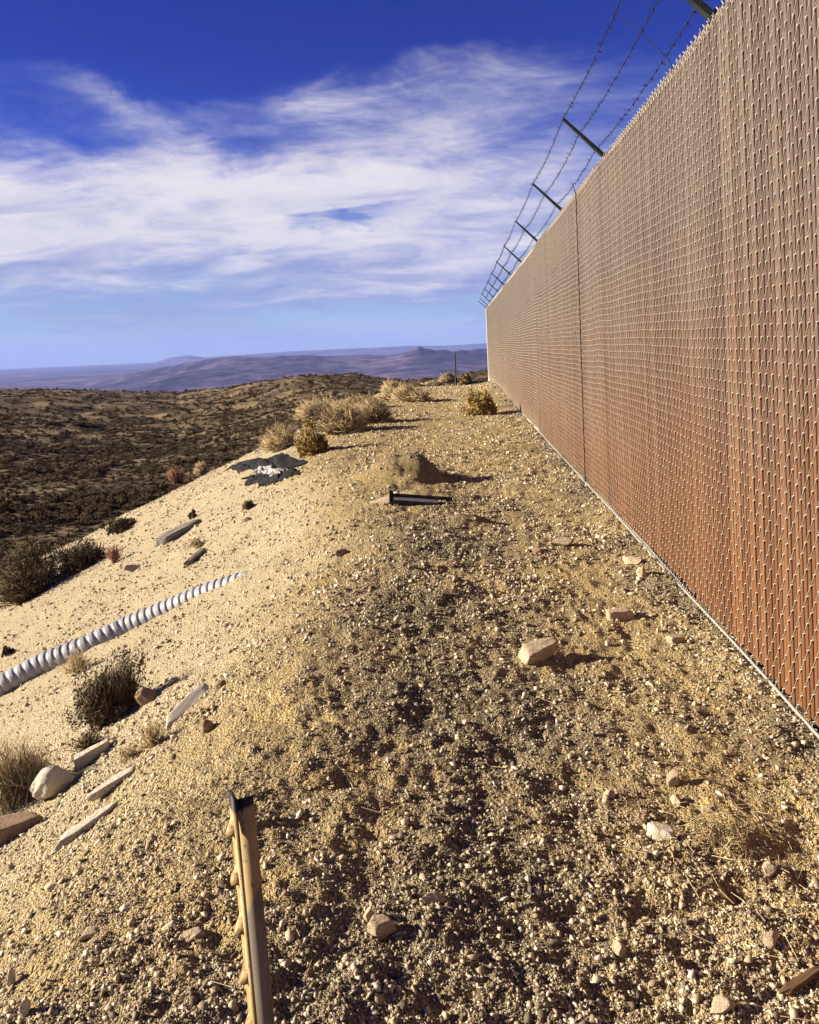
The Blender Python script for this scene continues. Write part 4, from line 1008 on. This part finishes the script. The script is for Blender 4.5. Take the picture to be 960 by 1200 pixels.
def debris():  # two dark crumpled folds and a pale strip laid over the rim
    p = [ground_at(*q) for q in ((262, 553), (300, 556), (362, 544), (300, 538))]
    root = empty('crumpled_folds', p[0]); tag(root, 'crumpled black folds with a white strip on the rim of the bank', 'plastic sheet')
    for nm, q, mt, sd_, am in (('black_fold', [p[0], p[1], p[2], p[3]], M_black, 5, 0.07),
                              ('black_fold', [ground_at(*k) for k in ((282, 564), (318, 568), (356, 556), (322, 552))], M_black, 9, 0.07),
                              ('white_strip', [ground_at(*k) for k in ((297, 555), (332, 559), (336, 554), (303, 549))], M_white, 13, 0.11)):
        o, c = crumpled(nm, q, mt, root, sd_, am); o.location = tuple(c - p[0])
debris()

M_pipe_shade = material('pipe_inside_shade', lambda g: g.ramp(g.noise(objc(g), 12, 5, 0.6), [(0.3, (0.022, 0.021, 0.021)), (0.75, (0.085, 0.08, 0.075))]), 0.8, 0.2)  # shade inside the split pipe put into its dark colour
def trough():
    """split pipe lying in the spoil heap: open trough, pale flared end, dark clamp"""
    a = ground_at(436, 591); b = ground_at(532, 590)
    c = 0.5 * (a + b); d = b - a; d[2] = 0; Lh = np.linalg.norm(d); d /= Lh
    w = np.cross([0, 0, 1.0], d)
    root = empty('split_pipe', a); tag(root, 'split grey pipe half buried in the dirt heap, open side up', 'pipe')
    rad = 0.11
    def shell(t0, t1, r0, r1, a0, a1, mat, name, th=0.008, m=12, dz=0.0):
        V = []; ts = np.linspace(t0, t1, m); an = np.linspace(a0, a1, 15)
        for inner in (0, 1):
            for t, r_ in zip(ts, np.linspace(r0, r1, m)):
                rr = r_ - inner * th
                for q in an:
                    V.append(d * t + w * rr * math.cos(q) + np.array([0, 0, 1.0]) * (rr * math.sin(q) + 0.035 + dz - 0.09 * max(0.0, t / Lh - 0.15)))
        k = len(an); Q = []
        N0 = m * k
        for i in range(m - 1):
            for j in range(k - 1):
                q = [i * k + j, i * k + j + 1, (i + 1) * k + j + 1, (i + 1) * k + j]; Q.append(q); Q.append([x + N0 for x in q[::-1]])
            for j in (0, k - 1): Q.append([i * k + j, (i + 1) * k + j, (i + 1) * k + j + N0, i * k + j + N0])
        for i in (0, m - 1):
            for j in range(k - 1): Q.append([i * k + j, i * k + j + 1, i * k + j + 1 + N0, i * k + j + N0])
        return mesh_obj(name, V, np.array(Q), mat, root, True)
    shell(0.19, Lh, rad, rad, R_(170), R_(376), M_pipe_shade, 'trough')
    shell(0.20, Lh * 0.80, rad * 1.04, rad * 1.02, R_(163), R_(176), M_galv_dull, 'rim', 0.012, 10)
    shell(-0.04, 0.17, 0.02, rad * 0.72, R_(-20), R_(200), M_tan, 'flared_end', dz=-0.055)
    shell(0.165, 0.195, rad * 0.66, rad * 0.66, R_(-10), R_(200), M_black, 'clamp_band', 0.012, 3)
trough()

# ------------------------------------------------------------------ far utility pole
M_wood = material('dark_pole_wood', lambda g: g.ramp(g.noise(objc(g), 3, 4, 0.6), [(0.3, (0.05, 0.035, 0.03)), (0.7, (0.11, 0.08, 0.065))]), 0.9, 0.1)
def pole():
    dist = 150.0
    t = at_depth(533, 413, dist); z0 = H(t[0], t[1])
    root = empty('utility_pole', (t[0], t[1], z0)); tag(root, 'lone dark utility pole on the skyline beyond the path', 'pole')
    hgt = t[2] - z0
    a = Acc(); a.tube([(0, 0, -0.5), (0, 0, hgt * 0.5), (0, 0, hgt)], [0.17, 0.15, 0.12], 10); a.obj('shaft', M_wood, root, True)
pole()

# ------------------------------------------------------------------ air
def haze():
    lo, hi, e = PLAIN - 8.0, 760.0, 47500.0
    a = Acc(); a.box((0, 0, (lo + hi) / 2), (e, 0, 0), (0, e, 0), (0, 0, (hi - lo) / 2))
    mt = bpy.data.materials.new('haze'); mt.use_nodes = True; t = mt.node_tree; t.nodes.clear()
    out = t.nodes.new('ShaderNodeOutputMaterial'); v = t.nodes.new('ShaderNodeVolumePrincipled')
    v.inputs['Color'].default_value = (0.34, 0.45, 0.98, 1); v.inputs['Density'].default_value = 0.000028; v.inputs['Anisotropy'].default_value = 0.0
    t.links.new(v.outputs[0], out.inputs['Volume'])
    o = a.obj('haze', mt); tag(o, 'thin blue desert haze over the plain', kind='stuff')
haze()
